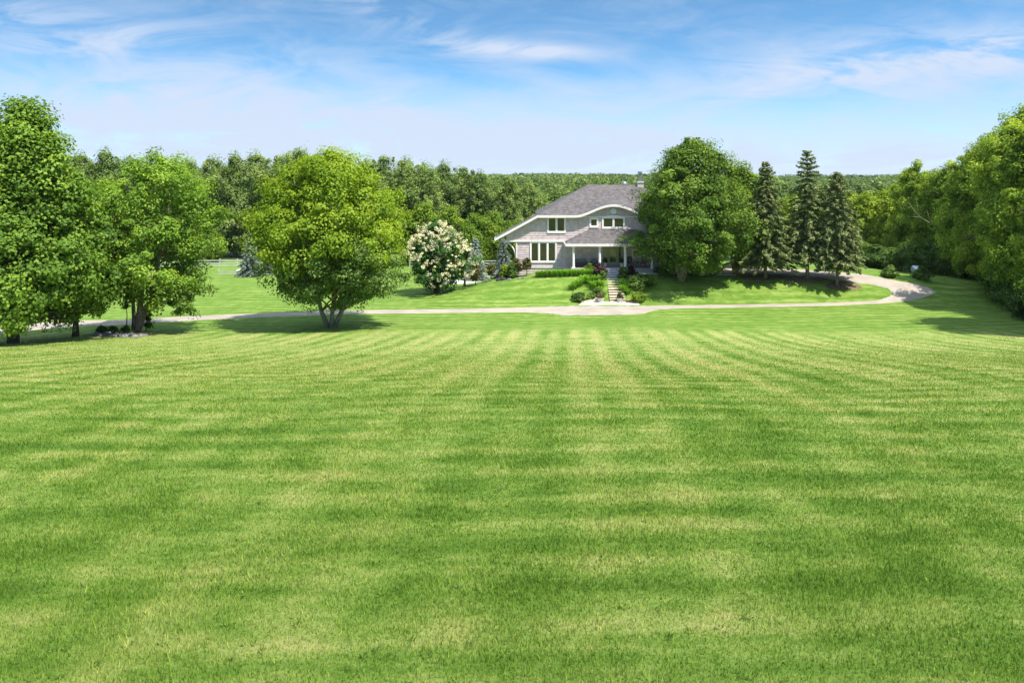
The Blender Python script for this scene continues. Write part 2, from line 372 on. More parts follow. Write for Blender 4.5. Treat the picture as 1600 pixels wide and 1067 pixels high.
f_far = foliage('far_wood_leaves', (0.054, 0.093, 0.019), (0.136, 0.204, 0.043), (0.273, 0.350, 0.070), .3)

# ------------------------------------------------------------------ ground
def axis(lo, hi, d, far_lo, far_hi, g=1.12):
    a = list(np.arange(lo, hi+1e-6, d)); s = d
    while a[-1] < far_hi: s *= g; a.append(a[-1]+s)
    s = d
    while a[0] > far_lo: s *= g; a.insert(0, a[0]-s)
    return np.array(a)
gx = axis(-62, 62, .6, -3600, 3600); gy = axis(-6, 112, .5, -60, 5200)
XX, YY = np.meshgrid(gx, gy); ZZ = terr(XX, YY)
nv = len(gx); idx = np.arange(len(gx)*len(gy)).reshape(len(gy), nv)
F = np.stack([idx[:-1, :-1], idx[:-1, 1:], idx[1:, 1:], idx[1:, :-1]], -1).reshape(-1, 4)
tag(link('ground', np_mesh('ground', np.stack([XX, YY, ZZ], -1).reshape(-1, 3), F, smooth=True), m_lawn),
    'mown green lawn sloping down to the drive with faint mower stripes', 'lawn', kind='structure')

def strip(name, A, B, m, lift=.03, nsub=8, dens=6):
    """draped sheet between two edge lines given in world x,y"""
    def rs(P):
        P = np.array([(p[0], p[1]) for p in P]); o = []
        for i in range(len(P)-1):
            p0, p1, p2, p3 = P[max(i-1, 0)], P[i], P[i+1], P[min(i+2, len(P)-1)]
            for k in range(dens):
                t = k/dens; o.append(.5*((2*p1)+(-p0+p2)*t+(2*p0-5*p1+4*p2-p3)*t*t+(-p0+3*p1-3*p2+p3)*t**3))
        o.append(P[-1]); return np.array(o)
    a, b = rs(A), rs(B); n = len(a); V = []
    rn = np.random.default_rng(3)
    ja = rn.normal(0, .035, n); jb = rn.normal(0, .035, n)
    for i in range(n):
        for k in range(nsub+1):
            t = k/nsub; t2 = t+(ja[i] if k == 0 else 0)+(jb[i] if k == nsub else 0)
            p = a[i]*(1-t2)+b[i]*t2
            V.append((p[0], p[1], tz(p[0], p[1])+lift-(.06 if k in (0, nsub) else 0)))
    Fq = [(i*(nsub+1)+k, (i+1)*(nsub+1)+k, (i+1)*(nsub+1)+k+1, i*(nsub+1)+k+1) for i in range(n-1) for k in range(nsub)]
    return link(name, np_mesh(name, V, Fq, smooth=True), m)
def GP(L_): return [G(*p) for p in L_]
# drive: left approach, turning pad at the steps, right arm and the loop behind the spruces
far = [(-60,510),(0,508),(100,501.5),(200,499),(300,493.5),(400,489.5),(530,485.5),(640,483.5),(720,482.6),(800,480.5),(860,478.5),(908,477.6),(960,477.5),(1000,477.5),(1035,477.2),(1120,476),(1240,474),(1300,472.5),(1358,470),(1385,464),(1391,457),(1374,448.5),(1338,442.5),(1279,436),(1240,432.5),(1140,428.5),(1060,427)]
near = [(-60,528),(0,522),(100,511.5),(200,507.3),(300,501),(400,496.5),(530,491.5),(640,490),(720,489),(800,488.3),(850,490),(880,493.2),(950,493.2),(1000,491.5),(1035,483.7),(1120,481.2),(1240,479.2),(1300,477.8),(1380,474.2),(1429,469),(1464,456.5),(1437,444),(1397,437),(1299,424.5),(1240,420.5),(1120,418.6),(1060,418)]
dr = strip('driveway', GP(far), GP(near), m_drive, .035)
tag(dr, 'pale asphalt drive crossing the lawn and looping behind the spruces', 'driveway', kind='structure')
tag(strip('gravel_path', [at(690,431,100)+Vector((0,0,0)), at(760,431,100), at(830,431,100)], [at(690,441,93), at(760,441,93), at(830,441,93)], m_slab, .04, 4, 4),
    'pale gravel strip below the paddock fence left of the house', 'path', kind='structure')
tag(strip('paddock', [G(60,425), G(180,424), G(300,425)], [G(60,434), G(180,433), G(310,433)], m_sand, .05, 5, 4),
    'orange sand riding paddock seen through the trees at left', 'paddock', kind='structure')
tag(strip('walkway', [G(985,426.2), G(1060,427.2), G(1150,428.6)], [G(985,428), G(1060,429), G(1150,430.6)], m_slab, .05, 2, 4),
    'narrow pale walkway along the foot of the porch', 'path', kind='structure')
def disc(name, c, rx, ry, m, lift=.03, seed=1):
    rg = np.random.default_rng(seed); n = 28; V = [(c[0], c[1], tz(c[0], c[1])+lift)]; Fq = []
    for j, q in enumerate((.35, .7, 1)):
        for k in range(n):
            a = 2*math.pi*k/n; r = q*(1+.10*math.sin(3*a+seed)+.05*rg.normal())
            x, y = c[0]+rx*r*math.cos(a), c[1]+ry*r*math.sin(a); V.append((x, y, tz(x, y)+lift-(.05 if q == 1 else 0)))
    me = bpy.data.meshes.new(name)
    Fq += [(0, 1+k, 1+(k+1) % n) for k in range(n)]
    for j in range(2): Fq += [(1+j*n+k, 1+(j+1)*n+k, 1+(j+1)*n+(k+1) % n, 1+j*n+(k+1) % n) for k in range(n)]
    me.from_pydata(V, [], Fq); me.update(); return link(name, me, m)
for px, py, rx, ry, lb in ((1196,433.5,3.0,.9,'mulch bed under the left spruce'),(1258,436,2.6,.8,'mulch bed under the middle spruce'),(1316,446.5,2.0,.9,'round mulch bed under the right spruce'),(190,522,3.0,1.3,'stony bed under the airy tree')):
    tag(disc('mulch_bed', G(px, py), rx, ry, m_mulch, .035, int(px)), lb, 'mulch bed', kind='structure')
tag(strip('flower_bed', [G(836,429.5), G(870,427.5), G(930,425.5)], [G(836,433.5), G(870,431), G(940,430)], m_mulch, .05, 3, 5), 'planted bed along the front of the porch', 'flower bed', kind='structure')

# ------------------------------------------------------------------ grass blades
rng = np.random.default_rng(11)
def blades(n):
    u = rng.random(n); Y = 4.6*np.ones(n)
    ys = np.linspace(4.6, 64, 500); d = np.minimum(1, (8.5/ys)**1.9)*(ys*1.5+2)*np.clip((64-ys)/34, 0, 1); c = np.cumsum(d); c /= c[-1]
    Y = np.interp(u, c, ys); X = (rng.random(n)*2-1)*(Y*.74+1.2)
    # tufts: pull towards random tuft centres
    q = rng.random(n) < .55; X = np.where(q, np.round(X/.055)*.055+rng.normal(0, .012, n)+.02*np.sin(Y*40), X); Y = np.where(q, np.round(Y/.06)*.06+rng.normal(0, .014, n)+.02*np.sin(X*37), Y)
    Z = terr(X, Y); h = (.030+.036*rng.random(n))*(1+.2*np.sin(X*1.7+2*np.sin(Y)))*np.where(rng.random(n) < .012, 1.8, 1)
    wd = (.0036+.0030*rng.random(n))*(np.maximum(Y, 7)/7)**.85
    a = rng.random(n)*2*np.pi; ln = rng.random(n)**1.3*.9
    du, dv = np.cos(a), np.sin(a); b = rng.random(n)*2*np.pi
    base = np.stack([X, Y, Z-.006], 1); side = np.stack([np.cos(b), np.sin(b), np.zeros(n)], 1)*wd[:, None]
    tip = base+np.stack([du*ln*h, dv*ln*h, h], 1)
    V = np.stack([base-side, base+side, tip], 1).reshape(-1, 3)
    t = np.clip(rng.normal(.45, .24, n), 0, 1)
    return V, np.arange(3*n).reshape(-1, 3), np.repeat(t, 3)
V, F, T = blades(640000)
tag(link('grass_blades', np_mesh('grass_blades', V, F, T), m_blade), 'short mown grass blades covering the near lawn', 'grass', kind='stuff')
# broad-leaved weeds dotted in the lawn
def weeds(n):
    V = []; T = []
    for i in range(n):
        Y = 5.2+24*rng.random()**1.3; X = (rng.random()*2-1)*Y*.7; z = tz(X, Y)
        for k in range(rng.integers(4, 11)):
            a = rng.random()*6.28; l = .022+.034*rng.random(); w_ = .007+.006*rng.random(); e = .3+.9*rng.random()
            d = np.array([math.cos(a)*math.cos(e), math.sin(a)*math.cos(e), math.sin(e)])*l; s = np.array([-math.sin(a), math.cos(a), 0])*w_
            b = np.array([X, Y, z])+np.array([rng.normal(0, .03), rng.normal(0, .03), .005])
            V += [b, b+d*.55+s, b+d, b+d*.55-s]; T += [rng.random()*.8]*4
    return np.array(V), np.arange(len(V)).reshape(-1, 4), np.array(T)
V, F, T = weeds(700)
tag(link('lawn_weeds', np_mesh('lawn_weeds', V, F, T), f_maple), 'small broad leaved weeds scattered through the near lawn', 'weeds', kind='stuff')

# ------------------------------------------------------------------ trees
def unit(v): return v/np.maximum(np.linalg.norm(v, axis=1, keepdims=True), 1e-9)
def leaf_quads(P, Nn, size, rg, asp=.7):
    n = len(P); r = unit(rg.normal(size=(n, 3))); u = unit(np.cross(Nn, r)); v = np.cross(Nn, u)
    s = size*(.7+.6*rg.random(n)); s = s[:, None]
    fold = Nn*s*.18
    V = np.stack([P-u*s*.5, P+v*s*asp*.5+fold, P+u*s*.5, P-v*s*asp*.5+fold], 1).reshape(-1, 3)
    return V, np.arange(4*n).reshape(-1, 4)
def prof_r(prof, t): return np.interp(t, [p[0] for p in prof], [p[1] for p in prof])
def crown(seed, prof, z0, z1, R, ncl, per, leaf, clr, cx=0, cy=0, squash=.75, inner=1500, lobes=.16, shell=.5, base_t=.5, droop=0):
    rg = np.random.default_rng(seed)
    # heights weighted by profile radius
    t = rg.random(ncl*6); keep = rg.random(ncl*6) < (.25+.75*prof_r(prof, t)); t = t[keep][:ncl]; n = len(t)
    th = rg.random(n)*2*np.pi
    ph = rg.random(4)*6.28
    lob = 1+lobes*(np.sin(3*th+ph[0]+5*t)+.7*np.sin(5*th+ph[1]-7*t)+.6*np.sin(2*th+ph[2]+9*t))
    rr = prof_r(prof, t)*R*lob*(shell+(1-shell)*rg.random(n)**.6)
    rr = np.maximum(rr-clr*.5, 0)
    C = np.stack([cx+rr*np.cos(th), cy+rr*np.sin(th), z0+(z1-z0)*t], 1)
    C[:, 2] -= droop*(rr/R)**2
    cr = clr*(.34+.85*rg.random(n)**1.3); asp_ = unit(rg.normal(size=(n, 3)))*.35
    ct = np.clip(base_t+rg.normal(0, .16, n)+.10*(t-.5), .05, .95)
    ci = np.repeat(np.arange(n), per)
    d = unit(rg.normal(size=(len(ci), 3))+np.array([0, 0, .35]))
    rad = rg.random(len(ci))**.38
    rad = np.where(rg.random(len(ci)) < .07, rad*(1+.42*rg.random(len(ci))), rad)
    d2 = d+asp_[ci]*np.sum(d*asp_[ci], 1, keepdims=True)*4
    Pp = C[ci]+d2*(cr[ci]*rad)[:, None]*np.array([1, 1, squash])
    out = unit(C[ci]-np.array([cx, cy, z0+(z1-z0)*.4]))
    Nn = unit(d*.85+out*.35+np.array([0, 0, .5])+rg.normal(size=d.shape)*.45)
    V, F = leaf_quads(Pp, Nn, leaf, rg)
    T = np.clip(ct[ci]+rg.normal(0, .12, len(ci)), 0, 1)
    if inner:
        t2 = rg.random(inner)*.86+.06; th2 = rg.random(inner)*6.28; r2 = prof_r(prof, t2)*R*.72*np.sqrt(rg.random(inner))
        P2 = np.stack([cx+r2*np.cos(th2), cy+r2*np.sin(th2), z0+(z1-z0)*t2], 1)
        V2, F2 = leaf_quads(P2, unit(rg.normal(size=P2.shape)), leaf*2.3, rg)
        V = np.vstack([V, V2]); F = np.vstack([F, F2+len(V)-len(V2)]); T = np.concatenate([T, np.full(inner, .25)])  # inner leaves tinted darker, crown shade put into their colour
    else: F = F
    return V, F, (np.repeat(T, 4)), C
def limbs(C, stems, z0, z1, r0, seed, n=26, side=.5):
    """stems: list of (base xy, lean to xy at height z1)"""
    rg = random.Random(seed); mb = MB(); idx_ = list(range(len(C))); rg.shuffle(idx_)
    paths = []
    for (bx, by, tx, ty, rad) in stems:
        pts = []; rs = []
        for k in range(9):
            t = k/8; e = t**.75
            pts.append((bx+(tx-bx)*e+rg.uniform(-.06, .06)*(1 if k else 0), by+(ty-by)*e, -.25+(z1*.86+.25)*t)); rs.append(rad*(1-.85*t)+.02+(.3*rad if k == 0 else 0))
        mb.tube(pts, rs, 9); paths.append((pts, rs))
    for j in idx_[:n]:
        c = C[j]; pts, rs = rg.choice(paths)
        k = min(range(1, 8), key=lambda q: abs(pts[q][2]-(c[2]-1.0-.35*math.hypot(c[0], c[1]))))
        p = Vector(pts[k]); q = Vector(c); m_ = p.lerp(q, .5)+Vector((rg.uniform(-.3, .3), rg.uniform(-.3, .3), rg.uniform(0, .5)))
        a = rs[k]*.55
        mb.tube([p, p.lerp(m_, .5)+Vector((0, 0, .12)), m_, m_.lerp(q, .6), q], [a, a*.8, a*.55, a*.35, a*.12+.008], 6)
        for _ in range(2):
            d = q+Vector((rg.uniform(-1, 1), rg.uniform(-1, 1), rg.uniform(-.3, .9)))
            mb.tube([m_, m_.lerp(d, .6), d], [a*.35, a*.2, .01], 5)
    return mb
def tree(name, loc, label, cat, spec, fm, bm, group=None, rz=0, lean=None):
    o = thing(name, loc, label, cat, group, rz)
    V, F, T, C = crown(**spec)
    H = spec['z1']
    stems = lean or [(0, 0, spec.get('cx', 0), spec.get('cy', 0), H*.019)]
    limbs(C, stems, spec['z0'], H, .2, spec['seed'], spec['ncl']//7).build('trunk', bm, o, True, world=False)
    link('crown', np_mesh('crown', V, F, T), fm, o); return o

P_OV = [(0,.35),(.08,.72),(.2,.97),(.42,1),(.6,.92),(.75,.78),(.88,.58),(.96,.36),(1,.12)]
P_TRI = [(0,.55),(.1,.88),(.25,1),(.45,.93),(.6,.78),(.75,.60),(.88,.42),(.96,.26),(1,.1)]
P_POP = [(0,.5),(.15,.9),(.35,1),(.6,.98),(.8,.86),(.92,.62),(1,.3)]
P_RND = [(0,.5),(.15,.85),(.4,1),(.65,.93),(.85,.66),(1,.15)]
def sp(seed, prof, z0, z1, R, ncl, per, leaf, clr, **k): return dict(seed=seed, prof=prof, z0=z0, z1=z1, R=R, ncl=ncl, per=per, leaf=leaf, clr=clr, **k)

# left group
b = G(20, 536)
tree('broadleaf_tree', b, 'tallest bright green tree at the left edge, crown cut by the frame', 'tree', sp(1, P_TRI, 1.1, 15.7, 5.9, 400, 175, .24, 1.15, lobes=.13, cx=.6), f_maple, m_bark_dark)
b = G(118, 526)
tree('broadleaf_tree', b, 'smaller dense dark green tree with a slim straight trunk, second from the left edge', 'tree', sp(2, P_RND, 1.7, 10.4, 4.3, 210, 180, .22, .95), f_maple, m_bark_dark)
b = G(213, 520)
o3 = tree('broadleaf_tree', b, 'airy green tree with visible branches standing over the rock bed', 'tree', sp(3, [(0,.35),(.12,.75),(.3,.95),(.5,1),(.7,.93),(.85,.72),(.95,.45),(1,.15)], 2.1, 13.7, 4.8, 270, 150, .20, 1.0, cx=1.5, shell=.4, inner=350), f_airy, m_bark,
     lean=[(0, 0, 1.0, 0, .24), (.05, 0, 2.6, .6, .15), (-.05, .1, -.9, .4, .14)])
V, F, T, C = crown(33, P_RND, 1.6, 4.6, 2.1, 40, 90, .18, .6, cx=4.0, cy=-.3, inner=0, shell=.2)
c_ = link('crown', np_mesh('crown', V, F, T), f_maple2, o3); c_['label'] = 'low green branch spreading to the right of the trunk'
MB().tube([(0, 0, 1.4), (1.3, -.1, 2.6), (2.8, -.2, 3.2), (4.6, -.3, 3.1)], [.10, .07, .045, .015], 6).build('limb', m_bark, o3, True, world=False)
# saplings at its foot
for k, (px, py, hh) in enumerate(((197.5, 518, 2.6), (206, 520, 3.2))):
    o = thing('sapling', G(px, py), ('thin bare stemmed sapling left of the airy tree', 'taller thin sapling leaning on the airy tree trunk')[k], 'sapling', 'saplings by the airy tree')
    MB().tube([(0, 0, -.1), (.05, 0, hh*.5), (-.1, 0, hh)], [.05, .035, .015], 6).build('trunk', m_bark_dark, o, True, world=False)
    V, F, T, C = crown(60+k, P_RND, hh*.75, hh+1.1, .8, 10, 60, .2, .4, inner=0)
    link('crown', np_mesh('crown', V, F, T), f_green, o)
V, F, T, C = crown(66, P_RND, .2, 1.9, .7, 12, 45, .24, .35, inner=0)
o = thing('young_shrub', G(228, 517), 'bright light green sucker bush at the foot of the airy tree', 'shrub')
link('foliage', np_mesh('foliage', V, F, T), f_green, o); MB().tube([(0, 0, -.1), (0, 0, 1.5)], [.03, .01], 5).build('stem', m_bark, o, world=False)

# centre tree
b = G(517, 512)
oc = thing('broadleaf_tree', b, 'large round yellow green tree alone in the middle of the lawn, splitting into several stems', 'tree')
V, F, T, C = crown(5, [(0,.40),(.15,.80),(.3,1),(.5,.99),(.65,.90),(.78,.76),(.9,.58),(.97,.36),(1,.1)], 3.4, 14.1, 6.4, 430, 170, .21, 1.05, lobes=.09, inner=1300, base_t=.52)
link('crown', np_mesh('crown', V, F, T), f_lime, oc)
V2, F2, T2, C2 = crown(6, [(0,.45),(.15,.75),(.35,.95),(.7,1),(1,.75)], 2.0, 7.4, 6.0, 210, 170, .20, .95, lobes=.10, cx=.4, inner=300, shell=.45)
c_ = link('crown', np_mesh('crown', V2, F2, T2), f_dull, oc); c_['label'] = 'duller green lower foliage'
limbs(np.vstack([C, C2]), [(.14, 0, 3.4, 0, .17), (-.16, 0, -3.2, .3, .16), (0, .14, .3, 1.6, .15), (.05, -.14, 1.3, -1.8, .13)], 1, 14.5, .2, 4, 80).build('trunk', m_bark_pale, oc, True, world=False)

# house maple and the brighter tree behind it
b = G(1065, 438)
tree('broadleaf_tree', b, 'big dark green rounded tree standing in front of the right half of the house', 'tree',
     sp(7, [(0,.5),(.08,.78),(.2,.98),(.38,1),(.55,.90),(.68,.76),(.8,.62),(.9,.46),(1,.14)], 1.5, 14.6, 6.7, 430, 190, .22, 1.15, cx=1.1, lobes=.12), f_maple2, m_bark,
     lean=[(0, 0, .5, 0, .26), (.1, 0, 2.4, .4, .17), (-.1, 0, -1.9, .3, .16)])
b = G(1160, 428); b.y = 90; b.x = (1162-800)/FPX*90; b.z = tz(b.x, b.y)
tree('broadleaf_tree', b, 'brighter green tree half hidden between the big house tree and the spruces', 'tree', sp(8, P_OV, 1.5, 11.6, 3.9, 170, 150, .25, 1.1), f_green, m_bark)

# tree lilac in flower
b = G(682, 457)
ol = thing('lilac_tree', b, 'flowering tree covered in cream blossom left of the house', 'flowering tree')
V, F, T, C = crown(9, [(0,.35),(.15,.8),(.35,1),(.55,.92),(.75,.66),(.9,.36),(1,.12)], .5, 7.6, 3.9, 150, 150, .20, .75, cx=.1, inner=900, lobes=.15)
link('crown', np_mesh('crown', V, F, T), f_lilac, ol)
limbs(C, [(0, 0, .3, 0, .16), (.1, 0, 1.2, .2, .10), (-.1, 0, -1.0, .2, .10)], .5, 7.3, .2, 9, 20).build('trunk', m_bark_dark, ol, True, world=False)
rg = np.random.default_rng(90); n = 560
sel = []; fz = rg.normal(size=(7, 4))
while len(sel) < n:
    t = rg.random(); th = rg.random()*6.28
    if rg.random() > .15+.95*min(t/.5, 1): continue
    r = np.interp(t, [0,.15,.35,.55,.75,.9,1], [.35,.8,1,.92,.66,.36,.12])*(3.7+.35*math.cos(th))*(1+.20*math.sin(3*th+5*t)+.12*math.sin(7*th-9*t))+rg.normal(0, .18)
    if sum(math.sin(q_[0]*3+q_[1]*2.2*th+q_[2]*7*t) for q_ in fz) < -.6 and rg.random() < .85: continue
    if math.cos(th-.2) < -.5 and t < .45: continue
    sel.append((.1+r*math.cos(th), r*math.sin(th), .6+7.1*t+rg.normal(0, .12)))
sel = np.array(sel); ci = np.repeat(np.arange(n), 34)
d = unit(rg.normal(size=(len(ci), 3))); cs = (.09+.22*rg.random(n)**1.6)[ci]
Pp = sel[ci]+d*cs[:, None]*np.array([1, 1, .8]); Nn = unit(d+np.array([0, 0, .5])+rg.normal(size=d.shape)*.4)
V, F = leaf_quads(Pp, Nn, .092, rg, 1.0)
link('blossom', np_mesh('blossom', V, F, np.repeat(np.clip(.5+rg.normal(0, .25, n)[ci]+rg.normal(0, .1, len(ci)), 0, 1), 4)), f_blossom, ol)

# spruces
def spruce_mesh(seed, H, R, skirt=.10, ragged=.0, n_whorl=34, leaf=.34, dens=1.0, pw=.85):
    rg = np.random.default_rng(seed); P = []; Nr = []; T = []; D = []; tips = []
    for w_ in range(n_whorl):
        t = (w_+rg.random()*.5)/n_whorl; z = H*(skirt+(1-skirt)*t**1.02)
        if rg.random() < ragged*t: continue
        r = R*((1-t)**pw)*(.88+.24*rg.random())+.18
        if t < .08: r *= .8
        nb = int(6+7*(1-t)); a0 = rg.random()*6.28
        for k in range(nb):
            a = a0+2*math.pi*k/nb+rg.normal(0, .12); rb = r*(.68+.45*rg.random())
            tb = np.clip(.5+rg.normal(0, .14), 0, 1)
            up = .25 if t > .75 else -.10
            m = max(5, int(rb*13*dens)); s = np.linspace(.12, 1, m)
            zz_ = z+rb*(up*s-.22*s**2*(1 if t < .8 else 0)+.10*np.maximum(s-.75, 0))
            px_, py_ = rb*s*math.cos(a), rb*s*math.sin(a)
            tips.append((px_[-1], py_[-1], zz_[-1], z))
            for side in range(4):
                sw = (rg.random(m)-.5)*.55*rb*(1.05-s)*1.3+rg.normal(0, .05, m)
                P.append(np.stack([px_-math.sin(a)*sw, py_+math.cos(a)*sw, zz_-abs(sw)*.3-rg.random(m)*.22], 1))
                D.append(np.stack([np.full(m, math.cos(a)*.9)+rg.normal(0, .5, m), np.full(m, math.sin(a)*.9)+rg.normal(0, .5, m), -.25+rg.normal(0, .25, m)], 1))
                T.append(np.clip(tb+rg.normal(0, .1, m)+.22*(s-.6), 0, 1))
    P = np.vstack(P); D = unit(np.vstack(D)); T = np.concatenate(T); n = len(P)
    up_ = unit(np.array([[0, 0, 1.]])+rg.normal(size=(n, 3))*.55); Sd = unit(np.cross(D, up_))
    L_ = (leaf*(.7+.6*rg.random(n)))[:, None]
    V = np.stack([P-D*L_*.5, P+Sd*L_*.20, P+D*L_*.5, P-Sd*L_*.20], 1).reshape(-1, 3)
    mb = MB().tube([(0, 0, -.2), (0, 0, .4), (0, 0, H*.5), (0, 0, H*.97)], [H*.019, H*.015, H*.010, .02], 8)
    for (x, y, z1, z) in tips[::3]: mb.tube([(0, 0, z), (x*.5, y*.5, (z+z1)/2+.05), (x*.9, y*.9, z1)], [.04, .025, .01], 4)
    return np_mesh('crown', V, np.arange(4*n).reshape(-1, 4), np.repeat(T, 4)), mb
def spruce(loc, label, group, seed, fm, bm, cat='spruce', **k):
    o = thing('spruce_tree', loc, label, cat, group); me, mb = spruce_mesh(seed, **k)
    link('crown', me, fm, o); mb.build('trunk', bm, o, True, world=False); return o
GS = 'spruces between the house and the drive loop'
spruce(G(1196, 433.8), 'leftmost of the three big spruces, broad drooping lower branches beside the house tree', GS, 21, f_spruce, m_bark, H=12.4, R=3.7, skirt=.14)
spruce(G(1261.5, 435), 'tallest of the three big spruces, with a sparse open tip', GS, 22, f_spruce, m_bark, H=13.7, R=3.2, skirt=.19, ragged=.04, dens=.8, pw=.72, n_whorl=27)
spruce(G(1308, 446.5), 'rightmost and nearest of the three big spruces, standing in a round mulch bed', GS, 23, f_spruce, m_bark, H=11.9, R=3.0, skirt=.18, pw=.62, n_whorl=40, leaf=.28)
GB = 'blue spruces by the paddock fence'
bs = spruce(at(391, 431, 104).xy.to_3d()+Vector((0, 0, tz(at(391, 431, 104).x, 104))), 'silvery blue spruce by the low white fence between the airy tree and the round tree', GB, 24, f_blue, m_bark, H=5.9, R=1.7, skirt=.05, n_whorl=22, leaf=.26)
for px, Y, s, lb in ((743, 98, .93, 'blue green spruce just right of the flowering tree'), (786, 97, .92, 'blue green spruce nearest to the house corner'), (418, 108, .6, 'short blue spruce beside the larger silvery one')):
    x = (px-800)/FPX*Y; dup(bs, (x, Y, tz(x, Y)), rz=px, scale=(s*1.05, s*1.05, s), label=lb)

ORD = ['first','second','third','fourth','fifth','sixth','seventh','eighth','ninth','tenth','eleventh','twelfth','thirteenth','fourteenth','fifteenth','sixteenth','seventeenth','eighteenth','nineteenth','twentieth','twenty-first','twenty-second','twenty-third','twenty-fourth','twenty-fifth','twenty-sixth','twenty-seventh','twenty-eighth','twenty-ninth','thirtieth']
def proto(name, spec, fm, bm, cat): 
    return tree(name, (0, 0, -50), 'x', cat, spec, fm, bm)
def place(protos, items, name_fmt, group, seed):
    """items: px, Y, top row, width factor. Heights are set so each tree stands on the ground and reaches its real height."""
    rgp = random.Random(seed); items = sorted(items, key=lambda q: q[0]); used = set()
    for i, it in enumerate(items):
        px, Y, top, wf = it[:4]
        pr, H0 = protos[it[4] if len(it) > 4 else rgp.randrange(len(protos))]
        x = (px-800)/FPX*Y; z = tz(x, Y); H = CZ-(top-HY)/FPX*Y-z; s = H/H0
        lb = name_fmt.format(ORD[i])
        if id(pr) in used: dup(pr, (x, Y, z), rgp.random()*6.28, (s*wf, s*wf, s), lb, group)
        else:
            used.add(id(pr)); pr.location = (x, Y, z); pr.scale = (s*wf, s*wf, s); pr.rotation_euler = (0, 0, rgp.random()*6.28); pr['label'] = lb; pr['group'] = group
    for pr, _ in protos:
        if id(pr) not in used:
            for c in list(pr.children): bpy.data.objects.remove(c)
            bpy.data.objects.remove(pr)
# tall cottonwoods behind the paddock
pp = [(proto('poplar_tree', sp(100+k, P_POP, 1.0, 22, 5.6, 330, 62, .40, 1.15, inner=500, lobes=.34, shell=.30, squash=1.25), f_poplar, m_bark_pale, 'poplar'), 22.6) for k in range(3)]
tops = [(-60,240),(-10,236),(40,240),(90,238),(128,240),(165,234),(205,244),(250,248),(295,246),(330,241),(368,235),(402,232),(436,234),(466,236),(500,244),(535,250),(570,250),(600,243),(632,247),(660,252),(692,251),(722,256),(752,264),(790,268),(826,276)]
place(pp, [(p, 158+((i*37) % 13)-(10 if p > 600 else 0), t+((i*53) % 13)-2, .95+.1*((i*7) % 4)/3) for i, (p, t) in enumerate(tops)], '{} tall poplar from the left in the row behind the paddock', 'tall poplars behind the paddock', 1)
# second line of lower trees in front of them
pg = [(proto('broadleaf_tree', sp(120+k, P_RND, .3, 10, 5.0, 120, 120, .36, 1.35, inner=500, lobes=.14), f_green, m_bark, 'tree'), 10.6) for k in range(2)]
place(pg, [(-30,140,330,.8),(60,138,335,.8),(140,138,330,.8),(225,136,350,.8),(300,140,345,.75),(335,146,360,.8),(440,140,350,.8),(500,139,335,.8),(560,138,325,.9),(610,136,320,.9),(660,134,317,.95),(700,132,324,.95),(738,131,333,.9),(772,134,330,.85),(806,133,345,.9)],
      '{} low bright green tree from the left along the far paddock fence', 'low trees along the far paddock fence', 2)
# wood behind the house
pw_ = [(proto('broadleaf_tree', sp(130+k, P_RND, .5, 14, 5.6, 130, 110, .44, 1.6, inner=500), f_far, m_bark, 'tree'), 14.7) for k in range(2)]
place(pw_, [(800,175,292,.9),(835,168,300,.9),(868,160,297,.9),(900,180,292,.9),(935,185,290,1),(975,190,292,1),(1020,185,288,1),(1190,150,292,1),(1225,160,286,1),(1262,170,290,1),(1300,165,288,1),(1340,170,287,1),(1375,160,288,1)],
      '{} mid green tree from the left in the wood behind the house', 'trees in the wood behind the house', 3)
pgo = [(proto('broadleaf_tree', sp(140+k, P_RND, .4, 11, 4.6, 120, 125, .33, 1.2, inner=400), f_gold, m_bark_pale, 'tree'), 11.6) for k in range(2)]
place(pgo, [(1185,112,330,.9),(1222,108,340,.9),(1240,116,305,.8),(1280,114,318,.9),(1328,110,298,.85),(1352,106,300,.9),(1380,108,296,.9),(1402,112,288,.9)],
      '{} golden green tree from the left behind the spruces and the drive loop', 'golden green trees behind the drive loop', 4)
# woodland edge on the right
pr_ = [(proto('broadleaf_tree', sp(150+k, P_OV, .6, 16, 5.6, 250, 170, .27, 1.15, lobes=.17, inner=1300), f_right, m_bark, 'tree'), 16.8) for k in range(3)]
place(pr_, [(1432,100,250,.80,0),(1462,95,262,.75,1),(1488,92,250,.85,2),(1522,86,232,.85,0),(1548,84,204,.80,1),(1583,77,186,.82,2),(1600,90,160,.85,1),(1640,70,158,.85,0),(1668,60,190,.8,2),(1700,74,150,.9,1),(1735,55,150,.8,2),(1775,63,140,.85,0),(1560,96,200,.8,2)],
      '{} woodland tree from the left along the right edge of the lawn', 'woodland trees at the right edge of the lawn', 5)
# undergrowth
ps = [(proto('leafy_shrub', sp(160+k, P_RND, .0, 4, 2.6, 70, 130, .24, .8, inner=400), f_shrub, m_bark_dark, 'shrub'), 4.4) for k in range(2)]
place(ps, [(1338,98,372,1.0),(1366,96,380,1.1),(1392,94,385,1.1),(1420,92,378,1),(1452,91,372,1),(1486,89,380,1),(1516,86,388,1),(1545,82,398,1),(1572,77,408,1),(1596,72,420,1),(1622,66,425,1),(1240,104,385,1.2),(1280,102,382,1.2),(1312,100,384,1.2),(1205,104,390,1.2)],
      '{} dark leafy shrub from the left along the foot of the right hand woodland', 'undergrowth along the drive loop and woodland', 6)
